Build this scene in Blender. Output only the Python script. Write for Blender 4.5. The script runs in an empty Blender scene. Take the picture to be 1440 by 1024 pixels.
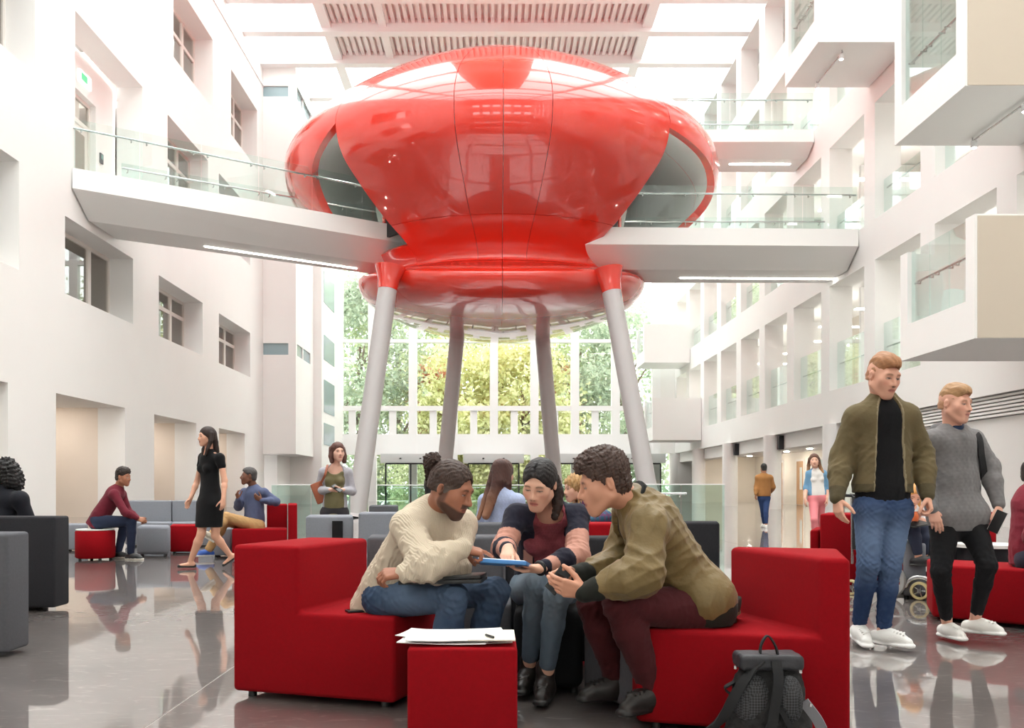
import bpy, bmesh, math, random
import numpy as np
from mathutils import Vector, Matrix, Euler
SC = bpy.context.scene
COL = SC.collection
RAD = math.radians
# ---------------------------------------------------------------- camera, sky, exposure
F, CX, CY, EYE = 1350.0, 694.0, 685.0, 1.05      # focal length and principal point measured in the 1440 px frame


def P(px, py, d):
    """world point seen at photo pixel (px, py) at distance d"""
    return np.array([(px - CX) / F * d, d, EYE + (CY - py) / F * d])


cam = bpy.data.cameras.new('camera')
cam.sensor_width = 36.0
cam.lens = 36.0 * F / 1440.0
cam.shift_x = (720 - CX) / 1440.0
cam.shift_y = (CY - 512) / 1440.0
cam.clip_end = 400
camo = bpy.data.objects.new('camera', cam)
camo.location = (0, 0, EYE)
camo.rotation_euler = (RAD(90), 0, 0)
COL.objects.link(camo)
SC.camera = camo

world = bpy.data.worlds.new('overcast_sky')
SC.world = world
world.use_nodes = True
wn = world.node_tree.nodes
wl = world.node_tree.links
wn.clear()
w_out = wn.new('ShaderNodeOutputWorld')
w_bg = wn.new('ShaderNodeBackground')
w_tc = wn.new('ShaderNodeTexCoord')
w_sep = wn.new('ShaderNodeSeparateXYZ')
w_rmp = wn.new('ShaderNodeValToRGB')
w_rmp.color_ramp.elements[0].position = 0.0
w_rmp.color_ramp.elements[0].color = (0.86, 0.88, 0.90, 1)
w_rmp.color_ramp.elements[1].position = 0.7
w_rmp.color_ramp.elements[1].color = (1.0, 0.985, 0.965, 1)
wl.new(w_tc.outputs['Generated'], w_sep.inputs[0])
wl.new(w_sep.outputs['Z'], w_rmp.inputs[0])
wl.new(w_rmp.outputs[0], w_bg.inputs[0])
wl.new(w_bg.outputs[0], w_out.inputs[0])
w_bg.inputs[1].default_value = 2.6

SC.view_settings.view_transform = 'Standard'
SC.view_settings.look = 'None'
SC.view_settings.gamma = 1.0
SC.view_settings.use_curve_mapping = False
SC.view_settings.exposure = 1.32
SC.cycles.max_bounces = 14
SC.cycles.diffuse_bounces = 6
SC.cycles.glossy_bounces = 5
SC.cycles.transparent_max_bounces = 32
SC.cycles.caustics_reflective = False
SC.cycles.caustics_refractive = False
SC.cycles.sample_clamp_indirect = 8.0

# ---------------------------------------------------------------- materials


def new_mat(name):
    m = bpy.data.materials.new(name)
    m.use_nodes = True
    nt = m.node_tree
    return m, nt.nodes, nt.links, nt.nodes['Principled BSDF']


def lin(c):
    """sRGB 0-255 triple to linear"""
    out = []
    for v in c:
        v = v / 255.0
        out.append(v / 12.92 if v <= 0.04045 else ((v + 0.055) / 1.055) ** 2.4)
    return (out[0], out[1], out[2], 1.0)


def plain(name, rgb, rough=0.6, metal=0.0, noise=0.0, nscale=8.0, bump=0.0, bscale=200.0, coat=0.0, sheen=0.0, spec=None, emit=None, estr=0.0):
    """principled material with optional colour mottling and fine bump, object coordinates"""
    m, n, l, b = new_mat(name)
    c = lin(rgb)
    b.inputs['Base Color'].default_value = c
    b.inputs['Roughness'].default_value = rough
    b.inputs['Metallic'].default_value = metal
    if spec is not None:
        b.inputs['Specular IOR Level'].default_value = spec
    if coat:
        b.inputs['Coat Weight'].default_value = coat
        b.inputs['Coat Roughness'].default_value = 0.03
    if sheen:
        b.inputs['Sheen Weight'].default_value = sheen
    if emit:
        b.inputs['Emission Color'].default_value = lin(emit)
        b.inputs['Emission Strength'].default_value = estr
    if noise or bump:
        tc = n.new('ShaderNodeTexCoord')
    if noise:
        t = n.new('ShaderNodeTexNoise')
        t.inputs['Scale'].default_value = nscale
        t.inputs['Detail'].default_value = 5
        l.new(tc.outputs['Object'], t.inputs['Vector'])
        mr = n.new('ShaderNodeMapRange')
        mr.inputs['From Min'].default_value = 0.3
        mr.inputs['From Max'].default_value = 0.7
        mr.inputs['To Min'].default_value = 1 - noise
        mr.inputs['To Max'].default_value = 1 + noise
        l.new(t.outputs['Fac'], mr.inputs['Value'])
        mx = n.new('ShaderNodeVectorMath')
        mx.operation = 'SCALE'
        mx.inputs[0].default_value = c[:3]
        l.new(mr.outputs[0], mx.inputs['Scale'])
        l.new(mx.outputs[0], b.inputs['Base Color'])
    if bump:
        t2 = n.new('ShaderNodeTexNoise')
        t2.inputs['Scale'].default_value = bscale
        t2.inputs['Detail'].default_value = 3
        l.new(tc.outputs['Object'], t2.inputs['Vector'])
        bp = n.new('ShaderNodeBump')
        bp.inputs['Strength'].default_value = bump
        bp.inputs['Distance'].default_value = 0.004
        l.new(t2.outputs['Fac'], bp.inputs['Height'])
        l.new(bp.outputs[0], b.inputs['Normal'])
    return m


def glass_mat(name, tint, refl=1.0, ior=1.5):
    """thin pane: tinted see-through with Fresnel mirror"""
    m, n, l, b = new_mat(name)
    n.remove(b)
    out = n['Material Output']
    tr = n.new('ShaderNodeBsdfTransparent')
    tr.inputs[0].default_value = (*tint, 1)
    gl = n.new('ShaderNodeBsdfGlossy')
    gl.inputs['Roughness'].default_value = 0.01
    gl.inputs[0].default_value = (refl, refl, refl, 1)
    fr = n.new('ShaderNodeFresnel')
    ge = n.new('ShaderNodeNewGeometry')
    ma = n.new('ShaderNodeMapRange')            # the far face of a thin pane mirrors like the near one
    ma.inputs['To Min'].default_value = ior
    ma.inputs['To Max'].default_value = 1.0 / ior
    l.new(ge.outputs['Backfacing'], ma.inputs['Value'])
    l.new(ma.outputs[0], fr.inputs[0])
    mx = n.new('ShaderNodeMixShader')
    l.new(fr.outputs[0], mx.inputs[0])
    l.new(tr.outputs[0], mx.inputs[1])
    l.new(gl.outputs[0], mx.inputs[2])
    l.new(mx.outputs[0], out.inputs['Surface'])
    return m


M = {}
M['wall'] = plain('white_paint', (238, 237, 235), 0.55, noise=0.012, nscale=0.5)
M['wall_warm'] = plain('warm_white_paint', (226, 218, 206), 0.6, noise=0.02, nscale=0.7)
M['white_steel'] = plain('white_steel', (240, 240, 240), 0.4)
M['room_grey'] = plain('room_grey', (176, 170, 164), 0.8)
M['beige'] = plain('beige_wall', (228, 216, 204), 0.7, noise=0.02, nscale=0.6)
M['window_frame'] = plain('window_frame_paint', (228, 222, 216), 0.4)
M['glass'] = glass_mat('clear_glass', (0.93, 0.965, 0.95))
M['glass_green'] = glass_mat('green_edge_glass', (0.90, 0.955, 0.94))
M['glass_roof'] = glass_mat('roof_glass', (0.97, 0.985, 0.98))
M['glass_dark'] = glass_mat('tinted_window_glass', (0.80, 0.78, 0.75))
M['chrome'] = plain('brushed_steel', (190, 190, 190), 0.25, metal=1.0)
M['dark_metal'] = plain('dark_metal', (55, 55, 58), 0.4, metal=0.6)
M['black'] = plain('black_plastic', (18, 18, 20), 0.45)
M['lamp'] = plain('lit_lamp', (255, 255, 250), 0.5, emit=(255, 252, 245), estr=6.0)
M['red_fabric'] = plain('red_wool_fabric', (144, 8, 20), 0.9, noise=0.06, nscale=60, bump=0.25, bscale=900, spec=0.15)
M['grey_fabric'] = plain('light_grey_fabric', (132, 135, 143), 0.9, noise=0.04, nscale=60, bump=0.2, bscale=900, spec=0.2)
M['mid_fabric'] = plain('mid_grey_fabric', (92, 93, 98), 0.9, noise=0.05, nscale=60, bump=0.2, bscale=900, spec=0.2)
M['char_fabric'] = plain('charcoal_fabric', (46, 46, 50), 0.88, noise=0.06, nscale=60, bump=0.2, bscale=900, spec=0.2)
M['black_fabric'] = plain('black_fabric', (26, 26, 28), 0.85, noise=0.06, nscale=60, bump=0.2, bscale=900, spec=0.2)
M['white_top'] = plain('white_laminate', (236, 236, 234), 0.35)
M['paper'] = plain('white_paper', (249, 249, 248), 0.7)
M['leg_steel'] = plain('satin_grey_column_paint', (190, 186, 186), 0.35, coat=0.2)
M['pod_red'] = plain('gloss_red_lacquer', (228, 46, 28), 0.22, coat=1.0, spec=0.6)
M['pod_red'].node_tree.nodes['Principled BSDF'].inputs['Coat IOR'].default_value = 1.6
M['pod_dark'] = plain('pod_gap', (60, 14, 14), 0.6)
M['pod_in'] = plain('grey_pod_lining', (176, 176, 174), 0.6)
M['corr'] = plain('pale_corrugated_metal', (236, 232, 230), 0.5)
M['wood'] = plain('light_oak', (196, 152, 110), 0.55, noise=0.08, nscale=12)


def floor_material():
    m, n, l, b = new_mat('polished_concrete')
    tc = n.new('ShaderNodeTexCoord')
    t = n.new('ShaderNodeTexNoise')
    t.inputs['Scale'].default_value = 0.55
    t.inputs['Detail'].default_value = 9
    t.inputs['Roughness'].default_value = 0.62
    t.inputs['Distortion'].default_value = 0.8
    l.new(tc.outputs['Object'], t.inputs['Vector'])
    r = n.new('ShaderNodeValToRGB')
    e = r.color_ramp.elements
    e[0].position, e[0].color = 0.32, lin((78, 72, 70))
    e[1].position, e[1].color = 0.70, lin((120, 113, 110))
    l.new(t.outputs['Fac'], r.inputs[0])
    # fine pale scratches and trowel marks
    mp = n.new('ShaderNodeMapping')
    mp.inputs['Scale'].default_value = (2.2, 6.0, 1)
    l.new(tc.outputs['Object'], mp.inputs[0])
    t2 = n.new('ShaderNodeTexNoise')
    t2.inputs['Scale'].default_value = 3.0
    t2.inputs['Detail'].default_value = 8
    t2.inputs['Distortion'].default_value = 1.5
    l.new(mp.outputs[0], t2.inputs['Vector'])
    r2 = n.new('ShaderNodeValToRGB')
    r2.color_ramp.elements[0].position = 0.56
    r2.color_ramp.elements[0].color = (0, 0, 0, 1)
    r2.color_ramp.elements[1].position = 0.75
    r2.color_ramp.elements[1].color = (1, 1, 1, 1)
    l.new(t2.outputs['Fac'], r2.inputs[0])
    mx = n.new('ShaderNodeMix')
    mx.data_type = 'RGBA'
    l.new(r2.outputs[0], mx.inputs[0])
    l.new(r.outputs[0], mx.inputs[6])
    mx.inputs[7].default_value = lin((140, 134, 130))
    l.new(mx.outputs[2], b.inputs['Base Color'])
    b.inputs['Roughness'].default_value = 0.35
    b.inputs['Coat Weight'].default_value = 1.0
    b.inputs['Coat IOR'].default_value = 2.8
    b.inputs['Coat Roughness'].default_value = 0.035
    bp = n.new('ShaderNodeBump')
    bp.inputs['Strength'].default_value = 0.035
    bp.inputs['Distance'].default_value = 0.02
    t3 = n.new('ShaderNodeTexNoise')
    t3.inputs['Scale'].default_value = 1.6
    t3.inputs['Detail'].default_value = 2
    l.new(tc.outputs['Object'], t3.inputs['Vector'])
    l.new(t3.outputs['Fac'], bp.inputs['Height'])
    l.new(bp.outputs[0], b.inputs['Coat Normal'])
    return m


M['floor'] = floor_material()

# ---------------------------------------------------------------- mesh helpers


def link(o, parent=None):
    COL.objects.link(o)
    if parent is not None:
        o.parent = parent
    return o


def world_loc(o):
    v = np.zeros(3)
    while o is not None:
        v += np.array(o.location)
        o = o.parent
    return v


def empty(name, loc, label=None, cat=None, group=None):
    o = bpy.data.objects.new(name, None)
    o.location = tuple(float(v) for v in loc)
    o.empty_display_size = 0.1
    link(o)
    if label:
        tag(o, label, cat, group)
    return o


def tag(o, label=None, cat=None, group=None, kind=None):
    if label:
        o['label'] = label
    if cat:
        o['category'] = cat
    if group:
        o['group'] = group
    if kind:
        o['kind'] = kind
    return o


def obj_mesh(name, verts, faces, mat, parent=None, smooth=None, col=None):
    """mesh object from world-space arrays (parents must not be rotated)"""
    me = bpy.data.meshes.new(name)
    v = np.asarray(verts, float)
    if parent is not None:
        v = v - world_loc(parent)
    me.from_pydata(v.tolist(), [], faces if isinstance(faces, list) else faces.tolist())
    me.update()
    if mat:
        me.materials.append(mat)
    if smooth is not None:
        me.shade_smooth()
        if smooth < 180:
            me.set_sharp_from_angle(angle=RAD(smooth))
    return link(bpy.data.objects.new(name, me), parent)


def obj_bm(name, bm, mat, parent=None, smooth=None):
    me = bpy.data.meshes.new(name)
    if parent is not None:
        w = world_loc(parent)
        bmesh.ops.translate(bm, verts=bm.verts, vec=Vector((-w[0], -w[1], -w[2])))
    bmesh.ops.recalc_face_normals(bm, faces=bm.faces)
    bm.to_mesh(me)
    bm.free()
    if mat:
        me.materials.append(mat)
    if smooth is not None:
        me.shade_smooth()
        if smooth < 180:
            me.set_sharp_from_angle(angle=RAD(smooth))
    return link(bpy.data.objects.new(name, me), parent)


def add_box(bm, x0, x1, y0, y1, z0, z1):
    vs = [bm.verts.new(p) for p in ((x0, y0, z0), (x1, y0, z0), (x1, y1, z0), (x0, y1, z0),
                                    (x0, y0, z1), (x1, y0, z1), (x1, y1, z1), (x0, y1, z1))]
    for f in ((3, 2, 1, 0), (4, 5, 6, 7), (0, 1, 5, 4), (1, 2, 6, 5), (2, 3, 7, 6), (3, 0, 4, 7)):
        bm.faces.new([vs[i] for i in f])
    return vs


def box(name, x0, x1, y0, y1, z0, z1, mat, parent=None, bev=0.0):
    bm = bmesh.new()
    add_box(bm, x0, x1, y0, y1, z0, z1)
    if bev:
        bmesh.ops.bevel(bm, geom=bm.edges[:], offset=bev, segments=2, affect='EDGES', profile=0.7)
    return obj_bm(name, bm, mat, parent, 40 if bev else None)


def add_tube(bm, pts, r, seg=10, cap=True):
    """tube along a polyline, r a number or a list"""
    pts = [Vector(p) for p in pts]
    rs = r if isinstance(r, (list, tuple)) else [r] * len(pts)
    rings = []
    up = None
    for i, p in enumerate(pts):
        t = (pts[min(i + 1, len(pts) - 1)] - pts[max(i - 1, 0)]).normalized()
        if up is None:
            up = Vector((0, 0, 1)) if abs(t.z) < 0.9 else Vector((1, 0, 0))
        a = t.cross(up).normalized()
        b = a.cross(t).normalized()
        up = b
        rings.append([bm.verts.new(p + rs[i] * (math.cos(2 * math.pi * k / seg) * a + math.sin(2 * math.pi * k / seg) * b)) for k in range(seg)])
    for i in range(len(rings) - 1):
        for k in range(seg):
            bm.faces.new((rings[i][k], rings[i][(k + 1) % seg], rings[i + 1][(k + 1) % seg], rings[i + 1][k]))
    if cap:
        bm.faces.new(rings[0][::-1])
        bm.faces.new(rings[-1])


def tube(name, pts, r, mat, parent=None, seg=10, smooth=50):
    bm = bmesh.new()
    add_tube(bm, pts, r, seg)
    return obj_bm(name, bm, mat, parent, smooth)


def add_prism(bm, poly, z0, z1, bev=0.0, seg=2):
    """upright prism from a plan polygon"""
    b2 = bmesh.new()
    lo = [b2.verts.new((p[0], p[1], z0)) for p in poly]
    hi = [b2.verts.new((p[0], p[1], z1)) for p in poly]
    n = len(poly)
    b2.faces.new(lo[::-1])
    b2.faces.new(hi)
    for i in range(n):
        b2.faces.new((lo[i], lo[(i + 1) % n], hi[(i + 1) % n], hi[i]))
    bmesh.ops.recalc_face_normals(b2, faces=b2.faces)
    if bev:
        bmesh.ops.bevel(b2, geom=b2.edges[:], offset=bev, segments=seg, affect='EDGES', profile=0.5)
    me = bpy.data.meshes.new('tmp')
    b2.to_mesh(me)
    b2.free()
    bm.from_mesh(me)
    bpy.data.meshes.remove(me)


def prism(name, poly, z0, z1, mat, parent=None, bev=0.0, seg=3):
    bm = bmesh.new()
    add_prism(bm, poly, z0, z1, bev, seg)
    return obj_bm(name, bm, mat, parent, 50 if bev else None)


def disc(name, c, r, z0, z1, mat, parent=None, seg=28, bev=0.0):
    poly = [(c[0] + r * math.cos(2 * math.pi * k / seg), c[1] + r * math.sin(2 * math.pi * k / seg)) for k in range(seg)]
    bm = bmesh.new()
    b2 = bmesh.new()
    prof = [(0.0, z0), (r - bev, z0), (r, z0 + bev), (r, z1 - bev), (r - bev, z1), (0.0, z1)] if bev else [(0.0, z0), (r, z0), (r, z1), (0.0, z1)]
    b2.free()
    rings = []
    for (rr, z) in prof:
        if rr == 0:
            rings.append([bm.verts.new((c[0], c[1], z))])
        else:
            rings.append([bm.verts.new((c[0] + rr * math.cos(2 * math.pi * k / seg), c[1] + rr * math.sin(2 * math.pi * k / seg), z)) for k in range(seg)])
    for a, b in zip(rings[:-1], rings[1:]):
        for k in range(seg):
            q = [a[k % len(a)], a[(k + 1) % seg % len(a)], b[(k + 1) % seg % len(b)], b[k % len(b)]]
            u = []
            for v in q:
                if v not in u:
                    u.append(v)
            bm.faces.new(u)
    return obj_bm(name, bm, mat, parent, 45)


def struct(o):
    o['kind'] = 'structure'
    return o


def copy_tree(o, parent=None):
    c = o.copy()
    COL.objects.link(c)
    if parent is not None:
        c.parent = parent
    for ch in list(o.children):
        copy_tree(ch, c)
    return c
# ================================================================= STRUCTURE
XL, XR = -12.9, 13.2
ROOF = 25.0

# floor: substrate with big polished slabs, joints parallel to the hall
floor = struct(box('floor', -20, 21, -14, 70.4, -0.3, -0.004, plain('joint_filler', (206, 202, 198), 0.5)))
xs = [-20, -13.5, -7.52, -1.52, 4.48, 10.48, 21]
ys = [-14, 13.0, 31.0, 49.0, 70.4]
for i in range(len(xs) - 1):
    for j in range(len(ys) - 1):
        box('floor_slab', xs[i] + 0.004, xs[i + 1] - 0.004, ys[j] + 0.004, ys[j + 1] - 0.004, -0.03, 0.0, M['floor'], floor)


def wall_cells(us, vs, holes):
    """grid cells of a wall not covered by any hole (u0,u1,v0,v1)"""
    us = sorted(set(us + [h[0] for h in holes] + [h[1] for h in holes]))
    vs = sorted(set(vs + [h[2] for h in holes] + [h[3] for h in holes]))
    for i in range(len(us) - 1):
        run = None
        for j in range(len(vs) - 1):
            um, vm = (us[i] + us[i + 1]) / 2, (vs[j] + vs[j + 1]) / 2
            hit = any(h[0] < um < h[1] and h[2] < vm < h[3] for h in holes)
            if hit:
                if run:
                    yield (us[i], us[i + 1], run[0], run[1])
                run = None
            else:
                run = (run[0], vs[j + 1]) if run else (vs[j], vs[j + 1])
        if run:
            yield (us[i], us[i + 1], run[0], run[1])


# ---- left wall
TL = 0.95
groundL = [(17, 25.5), (28.3, 33.6), (36.5, 41.7), (45.1, 49.8)]
winL = [(19.5, 26.1, 6.95, 9.9), (28.9, 34.35, 6.88, 9.22), (37.0, 42.6, 6.88, 9.22), (45.1, 50.9, 6.88, 9.22),
        (20.0, 27.0, 12.65, 15.8), (38.0, 43.4, 12.8, 15.8), (45.1, 50.9, 12.8, 15.8),
        (38.7, 44.1, 18.4, 21.6), (47.2, 52.4, 18.4, 21.6)]
doorL = (29.6, 35.3, 10.8, 15.75)
holes = [(a, b, 0.0, 3.82) for a, b in groundL] + winL + [doorL]
bm = bmesh.new()
for (a, b, c, d) in wall_cells([-14.0, 54.0], [0.0, 24.6], holes):
    add_box(bm, XL - TL, XL, a, b, c, d)
wall_left = struct(obj_bm('wall_left', bm, M['wall']))
struct(box('trim_1', XL - 0.02, XL + 0.05, -14, 54, 23.45, 23.62, M['white_steel']))
# rooms and passages behind the left wall
bm = bmesh.new()
add_box(bm, -17.4, -17.2, -14, 54, 0, 3.82)
for a, b in groundL:
    add_box(bm, -17.2, XL - TL, b + 0.02, b + 0.2, 0, 3.82)
obj_bm('passage_wall', bm, M['beige'], wall_left)
box('passage_ceiling', -17.4, XL - TL, -14, 54, 3.82, 4.0, M['wall'], wall_left)
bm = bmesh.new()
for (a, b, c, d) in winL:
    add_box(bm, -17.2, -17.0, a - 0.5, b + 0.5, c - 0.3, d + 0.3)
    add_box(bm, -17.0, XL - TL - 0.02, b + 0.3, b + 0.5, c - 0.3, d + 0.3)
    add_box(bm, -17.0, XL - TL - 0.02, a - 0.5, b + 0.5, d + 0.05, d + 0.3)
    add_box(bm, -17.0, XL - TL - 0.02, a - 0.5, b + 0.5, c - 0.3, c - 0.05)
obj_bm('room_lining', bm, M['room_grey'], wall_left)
# door lobby at the bridge
a, b, c, d = doorL
bm = bmesh.new()
XB = XL - 1.06
D0, D1, DT = 31.9, 33.7, c + 3.6
add_box(bm, XB - 0.2, XB, a - 0.1, D0, c - 0.3, d)
add_box(bm, XB - 0.2, XB, D1, b + 0.1, c - 0.3, d)
add_box(bm, XB - 0.2, XB, D0, D1, DT, d)
obj_bm('bridge_lobby', bm, M['wall'], wall_left)
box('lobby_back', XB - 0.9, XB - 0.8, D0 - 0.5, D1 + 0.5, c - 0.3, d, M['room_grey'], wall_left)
dr = struct(empty('door_1', (XB - 0.3, (D0 + D1) / 2, c)))
bm = bmesh.new()
add_box(bm, XB - 0.3, XB - 0.2, D0, D0 + 0.12, c, DT)
add_box(bm, XB - 0.3, XB - 0.2, D1 - 0.12, D1, c, DT)
add_box(bm, XB - 0.3, XB - 0.2, D0 + 0.12, D1 - 0.12, DT - 0.12, DT)
add_box(bm, XB - 0.3, XB - 0.2, D0 + 0.12, D1 - 0.12, DT - 0.95, DT - 0.8)
obj_bm('frame', bm, M['window_frame'], dr)
box('fanlight', XB - 0.27, XB - 0.25, D0 + 0.12, D1 - 0.12, DT - 0.8, DT - 0.12, M['glass_dark'], dr)
box('leaf', XB - 0.28, XB - 0.24, D0 + 0.12, D1 - 0.12, c + 0.02, DT - 0.95, M['window_frame'], dr)
box('pane', XB - 0.235, XB - 0.225, D0 + 0.4, D1 - 0.4, c + 0.4, DT - 1.2, M['glass_dark'], dr)
tube('handle', [(XB - 0.24, D0 + 0.26, c + 0.9), (XB - 0.18, D0 + 0.26, c + 0.9), (XB - 0.18, D0 + 0.26, c + 1.3), (XB - 0.24, D0 + 0.26, c + 1.3)], 0.02, M['chrome'], dr, 6)
ex = empty('exit_sign', (XB, 32.7, c + 4.1), 'small lit green and white exit sign above the bridge door on the left', 'sign')
box('sign_case', XB, XB + 0.1, 32.2, 33.1, c + 3.9, c + 4.3, plain('sign_white', (235, 240, 238), 0.4, emit=(235, 245, 240), estr=0.5), ex)
box('sign_panel', XB + 0.1, XB + 0.11, 32.3, 32.75, c + 3.98, c + 4.22, plain('sign_green', (70, 170, 120), 0.4, emit=(70, 180, 120), estr=0.4), ex)
cr = empty('card_reader', (XB, 34.1, c + 1.9), 'small dark wall card reader right of the bridge door', 'card reader')
box('reader_case', XB, XB + 0.05, 34.0, 34.25, c + 1.75, c + 2.1, M['dark_metal'], cr, 0.01)
box('reader_face', XB + 0.05, XB + 0.055, 34.05, 34.2, c + 1.9, c + 2.06, plain('reader_teal', (90, 150, 140), 0.4), cr)

NW = [0]


def window(x, y0, y1, z0, z1, kind):
    """framed window set across a deep reveal, x is the frame plane"""
    NW[0] += 1
    w = struct(empty('window_%d' % NW[0], (x, y0, z0)))
    fw = 0.13
    bm = bmesh.new()
    add_box(bm, x - 0.08, x + 0.02, y0, y0 + fw, z0, z1)
    add_box(bm, x - 0.08, x + 0.02, y1 - fw, y1, z0, z1)
    add_box(bm, x - 0.08, x + 0.02, y0 + fw, y1 - fw, z0, z0 + fw)
    add_box(bm, x - 0.08, x + 0.02, y0 + fw, y1 - fw, z1 - fw, z1)
    obj_bm('frame', bm, M['window_frame'], w)
    ym = y0 + (y1 - y0) * 0.68
    box('mullion', x - 0.07, x + 0.03, ym - 0.12, ym + 0.12, z0 + fw, z1 - fw, M['window_frame'], w)
    zt = z1 - (z1 - z0) * 0.33
    cols = [(y0 + fw, ym - 0.12), (ym + 0.12, y1 - fw)]
    if kind:
        box('transom', x - 0.07, x + 0.025, y0 + fw, y1 - fw, zt - 0.08, zt + 0.08, M['window_frame'], w)
        rows = [(z0 + fw, zt - 0.08), (zt + 0.08, z1 - fw)]
    else:
        rows = [(z0 + fw, z1 - fw)]
    for p in cols:
        for q in rows:
            box('pane', x - 0.04, x - 0.03, p[0], p[1], q[0], q[1], M['glass_dark'], w)


for i, (a, b, c, d) in enumerate(winL):
    window(XL - TL + 0.1, a, b, c, d, i not in (0, 1))
# things in the passages
box('notice_strip', -17.19, -17.15, 31.0, 31.25, 1.9, 3.1, plain('muted_red', (150, 70, 72), 0.6), wall_left)
for k, (a, b) in enumerate(groundL):
    for q in (0.3, 0.7):
        yy = a + (b - a) * q
        disc('downlight', (-15.2, yy), 0.16, 3.79, 3.82, plain('passage_fill', (255, 240, 215), 0.5, emit=(255, 246, 234), estr=70), wall_left, 16)  # glowing discs added to lift the dim passages

# ---- tower block at the far left, narrow slot windows
XT = -11.06
slots = [(53.7, 58.2, 8.45, 9.1), (53.7, 58.2, 22.9, 23.5)]
bm = bmesh.new()
for (z0, z1) in ((2.9, 8.45), (9.1, 22.9), (23.5, 25.0)):
    add_box(bm, XL - 1.0, XT, 53.7, 59.0, z0, z1)
for (z0, z1) in ((8.45, 9.1), (22.9, 23.5)):
    add_box(bm, XL - 0.3, XT - 0.35, 54.05, 59.0, z0, z1)
    add_box(bm, XT - 0.42, XT, 53.7, 54.05, z0, z1)
    add_box(bm, XT - 0.35, XT, 55.6, 55.85, z0, z1)
    add_box(bm, XT - 0.35, XT, 58.0, 59.0, z0, z1)
tower = struct(obj_bm('wall_far_left', bm, M['wall']))
gp = plain('blue_grey_glass', (150, 172, 178), 0.15)
for z0, z1 in ((8.45, 9.1), (22.9, 23.5)):
    box('slot_pane', XL - 0.28, XT - 0.43, 53.8, 53.84, z0, z1, gp, tower)
    box('slot_pane', XT - 0.1, XT - 0.06, 54.05, 55.6, z0, z1, gp, tower)
    box('slot_pane', XT - 0.1, XT - 0.06, 55.85, 58.0, z0, z1, gp, tower)
box('slot_rail', XT - 0.02, XT + 0.06, 54.0, 59.0, 23.5, 23.58, M['chrome'], tower)
# below and behind the tower
bm = bmesh.new()
add_box(bm, XL - 1.0, XL + 0.4, 55.5, 59, 0, 2.9)
add_box(bm, XT + 0.1, XT + 0.5, 59.0, 59.5, 0, 25)
add_box(bm, XL - 1, XT + 0.1, 59.0, 70.2, 0, 25)
obj_bm('wall_return', bm, M['wall'], tower)
bm = bmesh.new()
for z0, z1 in ((3.8, 5.2), (5.9, 8.0), (9.3, 10.9), (13.0, 15.0)):
    add_box(bm, XT + 0.08, XT + 0.13, 62.0, 66.0, z0, z1)
obj_bm('slot_glazing', bm, gp, tower)

# ---- right wall: spandrels and piers on a 4.5 m grid
TR = 0.9
piers = [38.2 + 4.5 * k for k in range(-12, 8)]
levels = [(3.5, 4.82), (8.92, 10.33), (14.35, 15.75), (19.85, 21.25), (24.4, 25.4)]
bm = bmesh.new()
for (z0, z1) in levels:
    add_box(bm, XR, XR + TR, -14, 70.0, z0, z1)
for (lo, hi) in zip(levels[:-1], levels[1:]):
    for p in piers:
        add_box(bm, XR, XR + TR, p - 0.48, p + 0.48, lo[1], hi[0])
wall_right = struct(obj_bm('wall_right', bm, M['wall']))
bm = bmesh.new()
for (z0, z1) in levels:
    add_box(bm, XR + TR, 21.0, -14, 70, z1 - 0.35, z1 - 0.02)
obj_bm('gallery_floor', bm, M['wall'], wall_right)
bm = bmesh.new()
add_box(bm, 19.0, 19.2, 40, 70, 3.5, 25)
add_box(bm, 19.0, 19.2, -14, 40, 0, 25)
obj_bm('gallery_wall', bm, M['wall_warm'], wall_right)
bm = bmesh.new()
for lo, hi in zip(levels[:-1], levels[1:]):
    for p in piers[3::2]:
        add_box(bm, XR + TR + 2.2, 19.0, p - 0.1, p + 0.1, lo[1], hi[0] + 1)
obj_bm('gallery_partition', bm, M['wall'], wall_right)
for z in (8.75, 14.2, 19.7):
    for p in piers[4:]:
        box('gallery_fill_panel', 15.2, 17.8, p + 2.0, p + 2.25, z - 0.25, z - 0.2, M['lamp'], wall_right)  # glowing panels added to brighten the gallery interiors
gal_door = plain('gallery_door_grey', (128, 118, 112), 0.5)
for (zz, p) in ((4.8, 36.2), (4.8, 40.6), (10.3, 36.2), (10.3, 31.9), (4.8, 45.0), (10.3, 45.0), (15.75, 36.2)):
    box('gallery_door', 18.9, 19.0, p - 0.5, p + 0.5, zz, zz + 2.4, gal_door, wall_right)
# glass guards in the openings
for (lo, hi) in zip(levels[:-2], levels[1:-1]):
    for k in range(len(piers) - 1):
        a, b = piers[k] + 0.5, piers[k + 1] - 0.5
        if b < 22 or (lo[1] > 14 and a < 34):
            continue
        zt = lo[1] + (1.35 if lo[1] > 5 else 1.9)
        m = (a + b) / 2
        for y0, y1 in ((a, m - 0.01), (m + 0.01, b)):
            box('glass_guard', XR + 0.3, XR + 0.325, y0, y1, lo[1], zt, M['glass_green'], wall_right)
        tube('guard_rail', [(XR + 0.42, a, lo[1] + 1.08), (XR + 0.42, b, lo[1] + 1.08)], 0.03, M['chrome'], wall_right, 8)
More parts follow.
